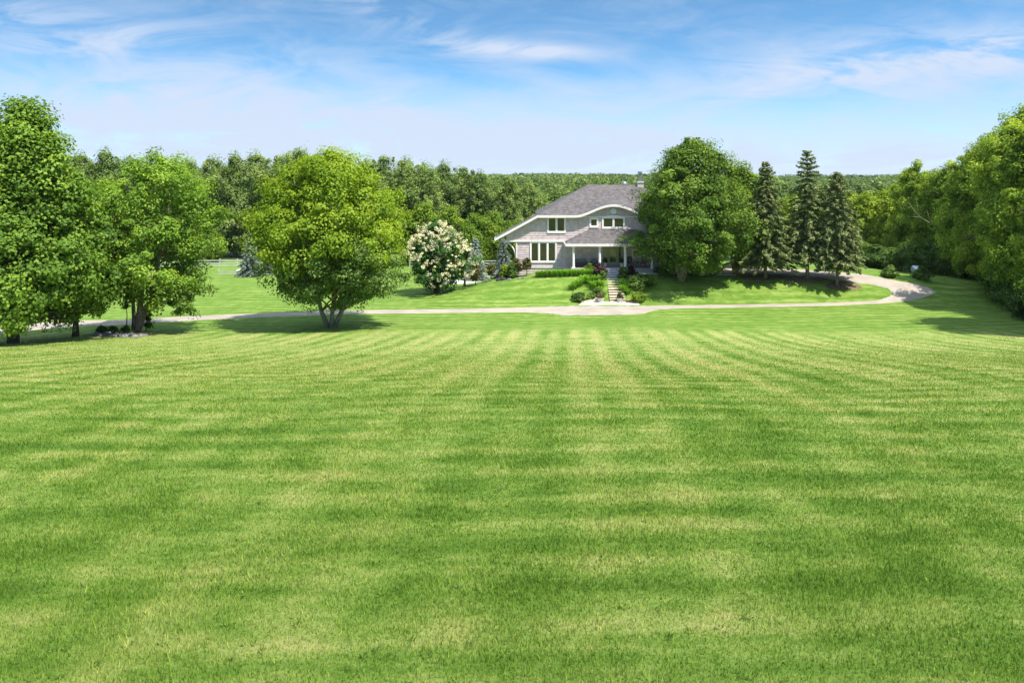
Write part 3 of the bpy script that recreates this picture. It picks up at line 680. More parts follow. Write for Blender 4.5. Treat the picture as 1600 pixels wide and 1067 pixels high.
# bare dead limb leaning in the woodland
o = thing('dead_branch', at(1470, 330, 86), 'bare pale dead branch slanting through the woodland at right', 'branch')
mb = MB().tube([at(1474,365,86), at(1455,350,86), at(1436,338,86), at(1420,318,86)], [.07,.05,.035,.015], 6)
for a_, b_ in (((1455,350),(1448,328)),((1440,340),(1418,338)),((1436,338),(1432,312)),((1465,358),(1470,340))):
    mb.tube([at(*a_, 86), at(*b_, 86)], [.028, .010], 5)
mb.build('branch', m_bark_pale, o, True)

# far woods as one mass
def far_wood():
    rg = np.random.default_rng(77); Vs = []; Fs = []; Ts = []; off = 0
    for y0, y1, spc, R, Hh, nl, lf in ((195, 400, 9, 5.2, 12, 80, 1.15), (400, 900, 17, 8.5, 13.5, 75, 1.9), (900, 2600, 48, 22, 15, 70, 4.5)):
        n = int((y1**2-y0**2)*.76/spc**2)
        Y = np.sqrt(y0**2+(y1**2-y0**2)*rg.random(n)); X = (rg.random(n)*2-1)*Y*.78
        H = Hh*(.75+.5*rg.random(n)); H = H*(1+.10*np.sin(X/Y*9+1)); z = terr(X, Y)
        H = np.minimum(H, (CZ+.9+.0022*Y*(.5+.5*np.sin(X/Y*13))+rg.normal(0, 1.1, n)*(1+Y/900))-z)
        ci = np.repeat(np.arange(n), nl); d = unit(rg.normal(size=(n*nl, 3))); d[:, 2] = np.abs(d[:, 2])*1.0-.25
        d = unit(d); rad = .75+.35*rg.random(n*nl)
        C = np.stack([X, Y, z+H*.55], 1)[ci]; sc = np.stack([np.full(n, R)*(.8+.4*rg.random(n)), np.full(n, R), H*.45], 1)[ci]
        Pp = C+d*sc*rad[:, None]; Nn = unit(d+rg.normal(size=d.shape)*.45+np.array([0, 0, .3]))
        V, F = leaf_quads(Pp, Nn, lf, rg, .9)
        Vs.append(V); Fs.append(F+off); off += len(V); Ts.append(np.repeat(np.clip(.46+.16*np.sin(X/Y*21+Y*.02)[ci]+rg.normal(0, .22, n)[ci]+rg.normal(0, .1, n*nl), 0, 1), 4))
    return np.vstack(Vs), np.vstack(Fs), np.concatenate(Ts)
V, F, T = far_wood()
tag(link('far_wood', np_mesh('far_wood', V, F, T), f_far), 'distant green woods reaching the horizon', 'woods', kind='stuff')
# ------------------------------------------------------------------ house
HYF = 86.0
def hx(px, Y=HYF): return (px-800)/FPX*Y
def hz(py, Y=HYF): return CZ-(py-HY)/FPX*Y
house = thing('house', (9.0, 86.0, 1.5), 'two storey mauve grey shingled house with a curved eyebrow roofline and a covered porch', 'house')
XL, XR = hx(806.5), 21.6            # wall ends
EZ = 8.33; OV = .62                 # eave height, overhang
RX0, RX1, RY, RZ = 8.95, 14.6, 90.8, 11.66
sl = (RZ-EZ)/(RX0-2.83)             # side roof pitch
tipx = -1.9; tipz = EZ-(2.83-tipx)*sl
def rake_z(x): return EZ-(2.83-x)*sl if x < 2.83 else EZ
ax0, ax1, axz = hx(899), hx(1016), 1.22
def brow(x):
    t = (x-ax0)/(ax1-ax0)
    if t <= 0 or t >= 1: return 0
    s = (1-math.cos(2*math.pi*t))/2; return axz*s**.85
# main walls with real overlapping shingle courses
mb = MB(); YB = 95.0; YW = 88.0
poly = [(XL, .4), (XR, .4), (XR, EZ-.1)]
n = 30
poly += [(ax1+(ax0-ax1)*k/n, EZ-.1+brow(ax1+(ax0-ax1)*k/n)) for k in range(n+1)]
poly += [(2.83, EZ-.1), (XL, rake_z(XL)-.1)]
mb.prism(poly, HYF, HYF+.25)
mb.box(XR-.25, XR, HYF+.25, YB, .4, EZ-.1)
mb.box(2.83, XR-.25, YB-.25, YB, .4, EZ-.1)
mb.box(XL, XL+.25, HYF+.25, YW, .4, rake_z(XL)-.35)
mb.prism([(XL+.25, .4), (2.83, .4), (2.83, EZ-.3), (XL+.25, rake_z(XL)-.3)], YW-.25, YW)
mb.box(2.83, 3.08, YW, YB-.25, .4, EZ-.1)
def xtop(z):                         # left wall edge at height z under the raking roof
    return max(XL, 2.83-(EZ-.12-z)/sl)
zc = .45; ch = .265
while zc < EZ-.15:
    z1 = min(zc+ch, EZ-.12); xa, xb = xtop(zc), xtop(z1)
    mb.add([(xa, HYF-.038, zc), (XR, HYF-.038, zc), (XR, HYF-.006, z1), (xb, HYF-.006, z1), (xa, HYF, zc), (XR, HYF, zc)],
           [(0, 1, 2, 3), (0, 4, 5, 1)])
    zc += ch
while zc < EZ+axz-.2:
    xs = [ax0+(ax1-ax0)*k/200 for k in range(201) if EZ-.12+brow(ax0+(ax1-ax0)*k/200) > zc+ch]
    if xs: mb.add([(xs[0], HYF-.038, zc), (xs[-1], HYF-.038, zc), (xs[-1], HYF-.006, zc+ch), (xs[0], HYF-.006, zc+ch)], [(0, 1, 2, 3)])
    zc += ch
mb.build('wall', m_siding, house)
# gable piece that oversails the lower wall at the left
mb = MB(); zb = hz(376.5)
zc = zb; 
mb.prism([(hx(791), zb), (XL, zb), (XL, rake_z(XL)-.12), (hx(791), max(zb+.02, rake_z(hx(791))-.12))], HYF-.10, HYF+.25)
mb.box(XL, 5.6, HYF-.10, HYF-.04, zb, zb+.10)
mb.build('gable_skirt', m_siding, house)
mb = MB().box(hx(789), hx(884), HYF-.17, HYF-.101, zb-.10, zb+.04); mb.box(XL-.02, hx(884), HYF-.10, HYF-.04, hz(418.6), hz(417.0)); mb.box(hx(899), hx(1018), HYF-.10, HYF-.042, hz(340), hz(338.2))
mb.box(XL-.03, XL+.12, HYF-.09, HYF-.04, .9, zb-.1)
mb.build('belt_trim', m_cream, house)
# roof
fy = HYF-OV
def front_pts():
    e = []
    xs = [2.83+(XR+.6-2.83)*k/70 for k in range(71)]
    for x in xs: e.append((x, fy, EZ+brow(x)))
    return e
rf = MB(); e = front_pts(); rl, rr = (RX0, RY, RZ), (RX1, RY, RZ); m = 14
ridge = lambda x: (min(max(x, RX0), RX1), RY, RZ)
rows = []
for (x, y, z) in e:
    col = []
    for k in range(m+1):
        t = k/m; rx = RX0+(RX1-RX0)*(x-2.83)/(XR+.6-2.83)
        p0 = EZ+(RZ-EZ)*t; b_ = brow(x)*max(0, 1-t*1.7)**1.3
        col.append((x+(rx-x)*t, y+(RY-y)*t, p0+b_))
    rows.append(col)
vs = [p for c in rows for p in c]; n1 = m+1
rf.add(vs, [(i*n1+k, (i+1)*n1+k, (i+1)*n1+k+1, i*n1+k+1) for i in range(len(rows)-1) for k in range(m)])
by = YB+OV
def q(*p): rf.slab(p, .16)
A0 = (2.83, fy, EZ); A1 = (2.83, by, EZ); 
q(A0, rl, A1)
q((tipx, fy, tipz), (2.83, fy, EZ), (2.83, YW+.5, EZ), (tipx, YW+.5, tipz))
q((XR+.6, fy, EZ), (XR+.6, by, EZ), rr)
q(A1, rl, rr, (XR+.6, by, EZ))
rf.build('roof', m_roof, house)
# soffit / fascia following the eyebrow
mb = MB()
for i in range(len(e)-1):
    (xa, _, za), (xb, _, z2) = e[i], e[i+1]
    mb.prism([(xa, za-.28), (xb, z2-.28), (xb, z2-.01), (xa, za-.01)], fy-.06, fy-.004)
    mb.add([(xa, fy, za-.2), (xb, fy, z2-.2), (xb, HYF-.04, z2-.2), (xa, HYF-.04, za-.2)], [(0, 3, 2, 1)])
mb.prism([(tipx, tipz-.30), (2.83, EZ-.28), (2.83, EZ-.01), (tipx, tipz-.01)], fy-.06, fy-.004)
mb.add([(tipx, fy, tipz-.22), (2.83, fy, EZ-.2), (2.83, HYF-.11, EZ-.2), (tipx, HYF-.11, tipz-.22)], [(0, 3, 2, 1)])
mb.box(tipx-.05, tipx-.002, fy-.06, YW+.5, tipz-.3, tipz-.02)
mb.build('fascia', m_cream, house)
# curved bracket under the left eave
pts = []
for k in range(11):
    a = R_(90)*k/10; pts.append((XL-.06-1.55*(1-math.sin(a))+0, HYF+.1, (tipz-.35)-1.9*(1-math.cos(a))))
MB().tube(pts, .085, 6).build('eave_bracket', m_white, house, True)
# windows
def window(x0, x1, z0, z1, nl, parent=house, y=HYF, arch=0, pane_m=m_glass, tw=.14):
    f = MB(); yo, yi = y-.115, y-.045
    f.box(x0, x1, yo, yi, z0-.04, z0+tw); 
    if arch:
        n = 12; P_ = [(x0+(x1-x0)*k/n, z1-tw) for k in range(n+1)]+[(x1+(x0-x1)*k/n, z1+arch*math.sin(math.pi*k/n)) for k in range(n+1)]
        f.prism(P_, yo, yi)
    else: f.box(x0, x1, yo, yi, z1-tw, z1)
    wd_ = (x1-x0-tw)/nl
    for k in range(nl+1): f.box(x0+k*wd_, x0+k*wd_+tw, yo+.002, yi, z0+tw, z1-tw)
    fr = f.build('window', m_white, parent)
    g = MB(); s_ = MB(); bl = MB()
    for k in range(nl):
        xa, xb = x0+k*wd_+tw, x0+(k+1)*wd_
        g.box(xa+.0, xb, y-.062, y-.058, z0+tw, z1-tw)
        for (a, b, c, d) in ((xa, xa+.05, z0+tw, z1-tw), (xb-.05, xb, z0+tw, z1-tw), (xa+.05, xb-.05, z0+tw, z0+tw+.05), (xa+.05, xb-.05, z1-tw-.05, z1-tw)): s_.box(a, b, y-.085, y-.065, c, d)
        bl.box(xa, xb, y-.052, y-.046, z0+tw+.25*(z1-z0), z1-tw)
    for nm, mm, mt in (('pane', g, pane_m), ('sash', s_, m_cream)):
        o = mm.build(nm, mt, house); o.parent = fr; o.location = (0, 0, 0)
    return fr
window(hx(828), hx(869.7), hz(410), hz(377.6), 3)
window(hx(855), hx(884), hz(363.7), hz(338.6), 2)
window(hx(921), hx(934.8), hz(355.2), hz(340.5), 1)
window(hx(940.5), hx(976.2), hz(357), hz(339), 2, arch=.18)
window(hx(987), hx(1002), hz(403), hz(389), 1)
window(hx(1050), hx(1078), hz(363.7), hz(340), 2)
# round vent
mb = MB(); cx_, cz_, r_ = hx(958.3), hz(330.2), .34; n = 28
for ra, rb, y0, y1 in ((r_*.78, r_, HYF-.10, HYF-.045),):
    for k in range(n):
        a, b = 2*math.pi*k/n, 2*math.pi*(k+1)/n
        mb.prism([(cx_+ra*math.cos(a), cz_+ra*math.sin(a)), (cx_+rb*math.cos(a), cz_+rb*math.sin(a)), (cx_+rb*math.cos(b), cz_+rb*math.sin(b)), (cx_+ra*math.cos(b), cz_+ra*math.sin(b))], y0, y1)
mb.prism([(cx_+r_*.78*math.cos(2*math.pi*k/n), cz_+r_*.78*math.sin(2*math.pi*k/n)) for k in range(n)], HYF-.06, HYF-.045)
for k in range(-2, 3):
    hw = math.sqrt(max(.01, (.76*r_)**2-(k*.1)**2)); mb.box(cx_-hw, cx_+hw, HYF-.085, HYF-.061, cz_+k*.1-.02, cz_+k*.1+.025)
mb.build('gable_vent', m_white, house)
# porch
PZ = 2.62; PY = 83.4; pxl, pxr = hx(884, PY), 15.5; pez = hz(381, PY); ptz = 6.72; ptl, ptr = hx(920.5), 14.0
mb = MB(); mb.slab([(pxl, PY, pez), (pxr, PY, pez), (ptr, HYF-.04, ptz), (ptl, HYF-.04, ptz)], .12)
mb.slab([(pxl, PY, pez), (ptl, HYF-.04, ptz), (pxl, HYF-.04, pez)], .12); mb.slab([(pxr, PY, pez), (pxr, HYF-.04, pez), (ptr, HYF-.04, ptz)], .12)
mb.build('porch_roof', m_roof, house)
mb = MB().box(pxl-.03, pxr+.03, PY-.07, PY-.003, pez-.29, pez-.01); mb.box(pxl-.08, pxl-.003, PY-.003, HYF-.12, pez-.29, pez-.01); mb.box(pxr+.003, pxr+.08, PY-.003, HYF-.12, pez-.29, pez-.01)
mb.box(pxl, pxr, PY+.0, HYF-.12, pez-.27, pez-.22)
mb.build('porch_fascia', m_cream, house)
MB().box(hx(893, PY), pxr-.1, PY+.12, HYF-.05, PZ-.18, PZ).build('porch_floor', m_deck, house)
MB().box(hx(893, PY)+.05, pxr-.15, PY+.2, HYF-.05, 1.2, PZ-.181).build('porch_base', m_riser, house)
for px in (896, 937, 977, 1019):
    x = hx(px, PY+.35); y = PY+.35
    mb = MB(); mb.box(x-.19, x+.19, y-.19, y+.19, PZ+.001, PZ+.14)
    mb.lathe([(.145, .14), (.15, .3), (.125, pez-.27-PZ-.28), (.145, pez-.27-PZ-.16)], (x, y, PZ), 14)
    mb.box(x-.18, x+.18, y-.18, y+.18, pez-.43, pez-.271)
    mb.build('porch_column', m_white, house)
# entry door with sidelights
dx0, dx1 = hx(943), hx(972); dz1 = hz(384.5)
mb = MB(); xs = [dx0, hx(949.5), hx(965.5), dx1]
for a, b in ((dx0, dx0+.10), (xs[1]-.09, xs[1]+.09), (xs[2]-.09, xs[2]+.09), (dx1-.10, dx1)): mb.box(a, b, HYF-.14, HYF-.045, PZ, dz1)
mb.box(dx0, dx1, HYF-.142, HYF-.045, dz1-.10, dz1)
for a, b in ((dx0+.1, xs[1]-.09), (xs[2]+.09, dx1-.1)): mb.box(a, b, HYF-.12, HYF-.045, PZ, PZ+.35)
dfr = mb.build('door_frame', m_khaki, house)
m_doorglass = mat('door_glass_green_reflection', (.10, .15, .04), .06, .9, noise=(2.3, .8))  # green reflection painted into the glass colour
MB().box(dx0+.1, xs[1]-.09, HYF-.075, HYF-.07, PZ+.35, dz1-.1).build('sidelight', m_doorglass, house)
MB().box(xs[2]+.09, dx1-.1, HYF-.075, HYF-.07, PZ+.35, dz1-.1).build('sidelight', m_doorglass, house)
mb = MB(); a, b = xs[1]+.09, xs[2]-.09
mb.box(a, a+.14, HYF-.12, HYF-.07, PZ+.02, dz1-.1); mb.box(b-.14, b, HYF-.12, HYF-.07, PZ+.02, dz1-.1); mb.box(a+.14, b-.14, HYF-.12, HYF-.07, PZ+.02, PZ+.45); mb.box(a+.14, b-.14, HYF-.12, HYF-.07, dz1-.26, dz1-.1)
door = mb.build('door', m_khaki, house)
o = MB().box(a+.14, b-.14, HYF-.09, HYF-.085, PZ+.45, dz1-.26).build('pane', m_doorglass, house); o.parent = door
o = MB().tube([(a+.07, HYF-.17, PZ+1.0), (a+.07, HYF-.17, PZ+1.2)], .02, 6).build('handle', m_metal, house); o.parent = door
for x in (hx(938.5), hx(975)):
    MB().box(x-.07, x+.07, HYF-.2, HYF-.045, PZ+1.75, PZ+2.05).box(x-.09, x+.09, HYF-.22, HYF-.045, PZ+2.051, PZ+2.09).build('wall_lantern', m_white, house)
# chimney, flue, dome
cx0, cx1 = hx(995, 90.6), hx(1005.8, 90.6)
mb = MB().box(cx0+.06, cx1-.06, 90.3, 91.2, 9.6, hz(287, 90.3)).box(cx0, cx1, 90.22, 91.28, hz(286, 90.3)+.001, hz(284.4, 90.3)).box(cx0+.05, cx1-.05, 90.3, 91.2, hz(284.4, 90.3)+.001, hz(283.6, 90.3))
chm = mb.build('chimney', m_brickw, house)
fxc = hx(1000, 90.7); zt = hz(268.2, 90.7)
o = MB().lathe([(.17, 0), (.17, .9), (.2, .91), (.2, .95), (.17, .96), (.17, zt-hz(283.6, 90.3)-.28), (.26, zt-hz(283.6, 90.3)-.27), (.26, zt-hz(283.6, 90.3)-.02), (.2, zt-hz(283.6, 90.3))], (fxc, 90.7, hz(283.6, 90.3)), 14).build('flue', m_metal, house); o.parent = chm
mb = MB().lathe([(.34, -.35), (.34, .03), (.31, .2), (.2, .33), (.02, .37)], (hx(975.8, 91.0), 91.1, RZ), 14); mb.build('roof_vent', m_metal, house, True)

# ------------------------------------------------------------------ garden steps
SX0, SX1 = hx(946.5, PY), hx(968, PY)
st = thing('garden_steps', ((SX0+SX1)/2, 76.2, .1), 'straight flight of pale stone steps climbing from the drive to the porch', 'steps')
ns = 14; y0 = 76.15; y1 = PY+.10; z0 = tz(10.5, 76)+.0
for k in range(ns):
    t = k/ns; ya = y0+(y1-y0)*t; yb = y0+(y1-y0)*(k+1)/ns; za = z0+(PZ-z0)*(k+1)/ns
    sh = -.42*(1-t)
    mb = MB().box(SX0+sh, SX1+sh, ya, yb-.001, za-.42, za-.075); mb.build('riser', m_riser if k > 8 else m_mulch, st)
    MB().box(SX0+sh-.03, SX1+sh+.03, ya-.05, yb-.052, za-.074, za).build('tread', m_stone if k < 9 else m_riser, st)  # upper steps turn blue-grey: tree shade put into risers and treads
tag(strip('paving_slab', [G(910, 472.6), G(955, 472.2), G(998, 474.6)], [G(905, 476.8), G(955, 476.4), G(999, 477)], m_slab, .07, 3, 4), 'pale concrete apron at the foot of the garden steps', 'paving', kind='structure')
GT = 'low sandstone edging walls beside the steps'
def wallbar(px0, py0, px1, py1, h, lb, m_=m_stone, wd=.28):
    a, b = G(px0, py0), G(px1, py1); o = thing('edging_wall', a, lb, 'garden wall', GT); d = (b-a); d.z = 0; L_ = d.length; d.normalize(); nrm = Vector((-d.y, d.x, 0))
    nb = max(2, int(L_/.55)); mb = MB()
    for k in range(nb):
        p = a+d*(L_*k/nb+.01); q_ = a+d*(L_*(k+1)/nb-.01); zt_ = max(tz(p.x, p.y), tz(q_.x, q_.y))+h+.02*((k*7) % 3)
        c = [p-nrm*wd*.5, q_-nrm*wd*.5, q_+nrm*wd*.5, p+nrm*wd*.5]; zb_ = min(tz(v.x, v.y) for v in c)-.1
        mb.add([(v.x, v.y, zb_) for v in c]+[(v.x, v.y, zt_) for v in c], [(3,2,1,0),(4,5,6,7),(0,1,5,4),(1,2,6,5),(2,3,7,6),(3,0,4,7)])
    mb.build('stones', m_, o)
wallbar(908, 473.5, 936, 470.8, .16, 'front yellow stone edging left of the steps')
wallbar(921, 469, 937, 467.5, .18, 'short upper yellow stone edging left of the steps')
wallbar(970, 470.5, 998, 474, .13, 'brown timber edging right of the steps', m_mulch)

# ------------------------------------------------------------------ plants
def strap_mesh(seed, n=90, h=.75, spread=.55, w_=.035):
    rg = np.random.default_rng(seed); V = []; F = []; T = []
    for i in range(n):
        a = rg.random()*6.28; r0 = .16*rg.random(); hh = h*(.6+.5*rg.random()); s_ = spread*(.4+.8*rg.random()); ww = w_*(.7+.6*rg.random()); t_ = np.clip(rg.normal(.5, .2), 0, 1)
        ca, sa = math.cos(a), math.sin(a); b0 = len(V)
        for k in range(5):
            t = k/4; r = r0+s_*t**1.4; z = hh*(1.55*t-.75*t*t)-(.02 if k == 0 else 0); wk = ww*(1-.9*t**2)*(.6 if k == 0 else 1)
            V += [(r*ca-sa*wk, r*sa+ca*wk, z), (r*ca+sa*wk, r*sa-ca*wk, z)]; T += [t_, t_]
        F += [(b0+2*k, b0+2*k+1, b0+2*k+3, b0+2*k+2) for k in range(4)]
    return np_mesh('foliage', np.array(V), np.array(F), np.array(T))
def bushy(seed, H, R, leaf, fm, n=26, per=70, name='foliage'):
    V, F, T, C = crown(seed, [(0,.7),(.3,1),(.7,.85),(1,.3)], .02, H, R, n, per, leaf, R*.4, inner=120, shell=.3)
    return np_mesh(name, V, F, T), C
dl = thing('daylily', (0, 0, -40), 'x', 'daylily'); link('foliage', strap_mesh(1), f_hosta, dl)
link('stalks', strap_mesh(5, 9, 1.0, .16, .012), f_hosta, dl)
DG = 'green daylilies planted round the porch and steps'
spots = [(841,433,1.1,'daylily at the left end of the row under the porch')]
spots += [(848+7.6*i, 432.6-.22*i, 1.2+.12*((i*3) % 3), '%s daylily from the left in the row under the porch, counting after the end one' % ORD[i]) for i in range(11)]
spots += [(a_, b_, c_*1.15, d_) for a_, b_, c_, d_ in [(897,452,1.1,'leftmost big daylily beside the steps'),(905,447,1.15,'daylily behind the leftmost one beside the steps'),(912,441,1.1,'upper daylily left of the steps in the bed corner'),(922,444,1.2,'daylily in the middle of the left bed'),
          (932,441,1.1,'daylily high in the left bed close to the steps'),(928,452,1.25,'large daylily halfway up the left of the steps'),(938,450,1.2,'daylily touching the left edge of the steps halfway up'),(937,458,1.0,'daylily low on the left edge of the steps'),
          (973,448,1.2,'bright daylily at the right edge of the steps, upper one'),(980,451,1.1,'bright daylily right of the steps, outer one'),(974,457,1.15,'bright daylily at the right edge of the steps, lower one'),(981,460,.9,'smaller daylily low in the right bed')]]
first = True
for i, (px, py, s, lb) in enumerate(spots):
    p = G(px, py)
    if first: dl.location = p; dl.scale = (s,)*3; dl['label'] = lb; dl['group'] = DG; first = False
    else: dup(dl, p, i*1.7, s, lb, DG)
def shrub(px, py, H, R, leaf, fm, label, name='garden_shrub', cat='shrub', seed=0, group=None, n=30, per=80, Y=None):
    p = G(px, py) if Y is None else Vector(((px-800)/FPX*Y, Y, 0))
    if Y is not None: p.z = tz(p.x, Y)
    o = thing(name, p, label, cat, group); me, C = bushy(seed or int(px*7+py), H, R, leaf, fm, n, per); link('foliage', me, fm, o)
    mb = MB(); mb.tube([(0, 0, -.1), (0, 0, H*.5)], [.04, .015], 5); mb.tube([(.03, 0, -.05), (R*.4, 0, H*.6)], [.03, .01], 5); mb.tube([(-.03, 0, -.05), (-R*.4, .1, H*.6)], [.03, .01], 5)
    mb.build('stem', m_bark_dark, o, world=False); return o
shrub(904, 470.5, .75, .85, .13, f_shrub, 'low dark green mound at the left foot of the bank by the drive')
shrub(997, 471.5, .85, .95, .13, f_green, 'low bright green mound right of the steps by the drive')
shrub(934, 466, 1.0, .75, .10, f_shrub, 'dark feathery bush beside the bottom left steps')
shrub(924, 467, .6, .5, .10, f_dull, 'small grey green plant left of the feathery bush')
shrub(996, 449, 1.25, 1.5, .16, f_shrub, 'wide dark bush in the tree shade right of the steps')
shrub(1008, 447, 1.0, 1.1, .16, f_shrub, 'dark bush at the right end of the shaded bed')
shrub(974, 437, 1.3, .75, .14, f_shrub, 'leafy fern bush at the porch corner right of the steps')
shrub(985, 430, .9, .7, .12, f_purple, 'dark purple bush below the rocking chairs')
shrub(936, 432, 1.3, .8, .12, f_purple, 'dark purple bush below the porch column left of the steps')
shrub(942, 437, .8, .5, .12, f_shrub, 'dark green plant against the top left steps')
shrub(1040, 430, 2.3, 1.5, .18, f_shrub, 'tall dark bush against the house wall left of the tree trunk')
shrub(1082, 429, 1.9, 1.3, .20, f_green, 'bright green bush against the house right of the tree trunk')
shrub(1100, 428, 1.0, .8, .14, f_gold, 'small yellow green bush by the walkway end')
shrub(1108, 427, .9, .7, .14, f_purple, 'low purple bush beside the walkway end')
shrub(1122, 427, .9, .8, .14, f_olive, 'brownish bush at the edge of the rear drive')
shrub(1441, 437, 1.3, 1.0, .18, f_shrub, 'dark bush in front of the pale tank in the undergrowth')
shrub(788, 435.5, 1.5, .75, .14, f_gold, 'yellow green bush left of the house corner')
shrub(800, 435, 1.6, .8, .14, f_shrub, 'dark bush tucked against the house corner')
shrub(1388, 433, .95, 1.0, .18, f_dull, 'pale grey green bush at the outer edge of the drive loop')
# white flowering plant and stone at the porch left end
shrub(921, 427.5, .95, .65, .12, f_dull, 'pale leaved plant in front of the porch between the two left columns')
# standard trees (ball on a stem)
def standard(px, py, Y, ball_py, R, fm, label, seed):
    p = Vector(((px-800)/FPX*Y, Y, 0)); p.z = tz(p.x, Y); hb = hz(ball_py, Y)-p.z
    o = thing('standard_tree', p, label, 'small tree', 'small round headed trees beside the house')
    V, F, T, C = crown(seed, P_RND, hb-R*.9, hb+R*.9, R, 34, 80, .11, R*.33, inner=200, shell=.3)
    link('crown', np_mesh('crown', V, F, T), fm, o)
    mb = MB().tube([(0, 0, -.1), (.02, 0, hb*.6), (0, 0, hb)], [.045, .035, .03], 6)
    for k in range(5): mb.tube([(0, 0, hb-R*.7), (R*.5*math.cos(k*1.3), R*.5*math.sin(k*1.3), hb+.2)], [.02, .008], 4)
    mb.build('trunk', m_bark_dark, o, world=False)
standard(743, 445, 84, 425, .95, f_olive, 'small dark round headed tree just right of the flowering tree', 301)
standard(767, 441, 85, 421, .65, f_olive, 'thin stemmed round headed tree in front of the white rails', 302)
standard(806, 436, 85, 414, .8, f_olive, 'reddish round headed tree overlapping the house corner', 303)
standard(823, 434, 84.6, 412, .68, f_olive, 'ball shaped standard tree in front of the three light window', 304)
# small stump with sprouts, rocks
p = G(726, 447.5); o = thing('tree_stump', p, 'short grey stump with leafy sprouts in the lawn by the flowering tree', 'stump')
MB().tube([(0,0,-.1),(0,0,.35),(.06,0,1.0)], [.17,.13,.09], 8).build('stem', m_bark, o, True, world=False)
me, C = bushy(55, .9, .45, .14, f_gold, 8, 40); c_ = link('sprouts', me, f_gold, o); c_.location = (-.35, 0, .9)
def rock(px, py, r, label, m_=m_grey_stone, seed=0, group='stones in the bed under the airy tree', Y=None):
    p = G(px, py) if Y is None else Vector(((px-800)/FPX*Y, Y, tz((px-800)/FPX*Y, Y)))
    rg = random.Random(seed or int(px*13)); V = []; n, mrow = 10, 6
    for i in range(mrow+1):
        ph = math.pi*i/mrow
        for k in range(n):
            a = 2*math.pi*k/n; rr = r*(1+rg.uniform(-.16, .16)); V.append((p.x+rr*1.25*math.sin(ph)*math.cos(a), p.y+rr*math.sin(ph)*math.sin(a), p.z+r*.25+rr*.7*math.cos(ph)))
    F = [(i*n+k, (i+1)*n+k, (i+1)*n+(k+1) % n, i*n+(k+1) % n) for i in range(mrow) for k in range(n)]
    o = bpy.data.objects.new('boulder', None)
    me = bpy.data.meshes.new('boulder'); me.from_pydata([(v[0]-p.x, v[1]-p.y, v[2]-p.z) for v in V], [], F); me.update()
    return tag(link('boulder', me, m_, None, p), label, 'stone', group)
for i, (px, py, r) in enumerate(((152,524,.26),(160,526,.22),(168,524,.30),(177,526.5,.25),(185,525,.33),(193,527,.27),(202,526,.34),(211,527.5,.24),(219,526,.22),(227,525,.18))):
    rock(px, py, r, '%s stone from the left in the rock bed under the airy tree' % ORD[i], m_grey_stone, i+1)
for px, py in ((158,522),(176,522),(196,522.5)):
    shrub(px, py, .55, .55, .12, f_shrub, 'low dark plant %s the rock bed' % {158: 'at the left end of', 176: 'in the middle of', 196: 'at the right end of'}[px])
for i, (px, py, r, mm, lb) in enumerate(((781,438.5,.34,m_dark_stone,'dark boulder left of the house corner bushes'),(787,438,.30,m_dark_stone,'second dark boulder nearer the house corner'),(796,437.5,.2,m_grey_stone,'pale stone at the bed edge by the house corner'),(812,436,.18,m_grey_stone,'pale stone below the house wall at the left'),(819,435,.16,m_grey_stone,'small pale stone below the ball shaped tree'),
                                     (1090,428,.35,m_grey_stone,'grey boulder beside the walkway end'),(1096,430,.28,m_grey_stone,'smaller grey boulder in front of the walkway bushes'),(1114,429,.3,m_dark_stone,'dark boulder at the rear drive edge'))):
    rock(px, py, r, lb, mm, 40+i, 'stones in the house beds')
x_ = (376-800)/FPX*112
rock(376, 0, .55, 'pale pinkish boulder behind the silvery blue spruce', m_slab, 71, 'stones in the house beds', Y=112)

# pots
def pot(loc, r, h, m_, label, fm, seed, ph=.5):
    o = thing('flower_pot', loc, label, 'flower pot', 'pots by the steps and drive')
    MB().lathe([(r*.68, 0), (r*.75, .02), (r*.95, h*.85), (r*1.08, h*.86), (r*1.08, h), (r*.9, h), (r*.88, h-.05)], (0, 0, 0), 16).build('pot', m_, o, world=False)
    me, C = bushy(seed, ph, r*1.3, .10, fm, 12, 50); c_ = link('plant', me, fm, o); c_.location = (0, 0, h-.05); return o
pot(G(938.5, 473), .34, .48, m_pot, 'white pot at the left foot of the garden steps', f_olive, 81)
pot(G(968.5, 473), .34, .48, m_pot, 'white pot at the right foot of the garden steps', f_olive, 82)
pot(G(1149, 427.5), .42, .95, m_terra, 'tall dark terracotta pot at the lawn edge by the rear drive', f_olive, 83, .35)
pot(Vector((hx(944.5), 85.3, PZ)), .25, .45, m_pot, 'pale planter left of the front door', f_shrub, 84)
pot(Vector((hx(970.5), 85.3, PZ)), .25, .45, m_pot, 'pale planter right of the front door', f_shrub, 85)
pot(G(986, 441), .3, .35, m_terra, 'terracotta pot in the shade right of the upper steps', f_shrub, 86)

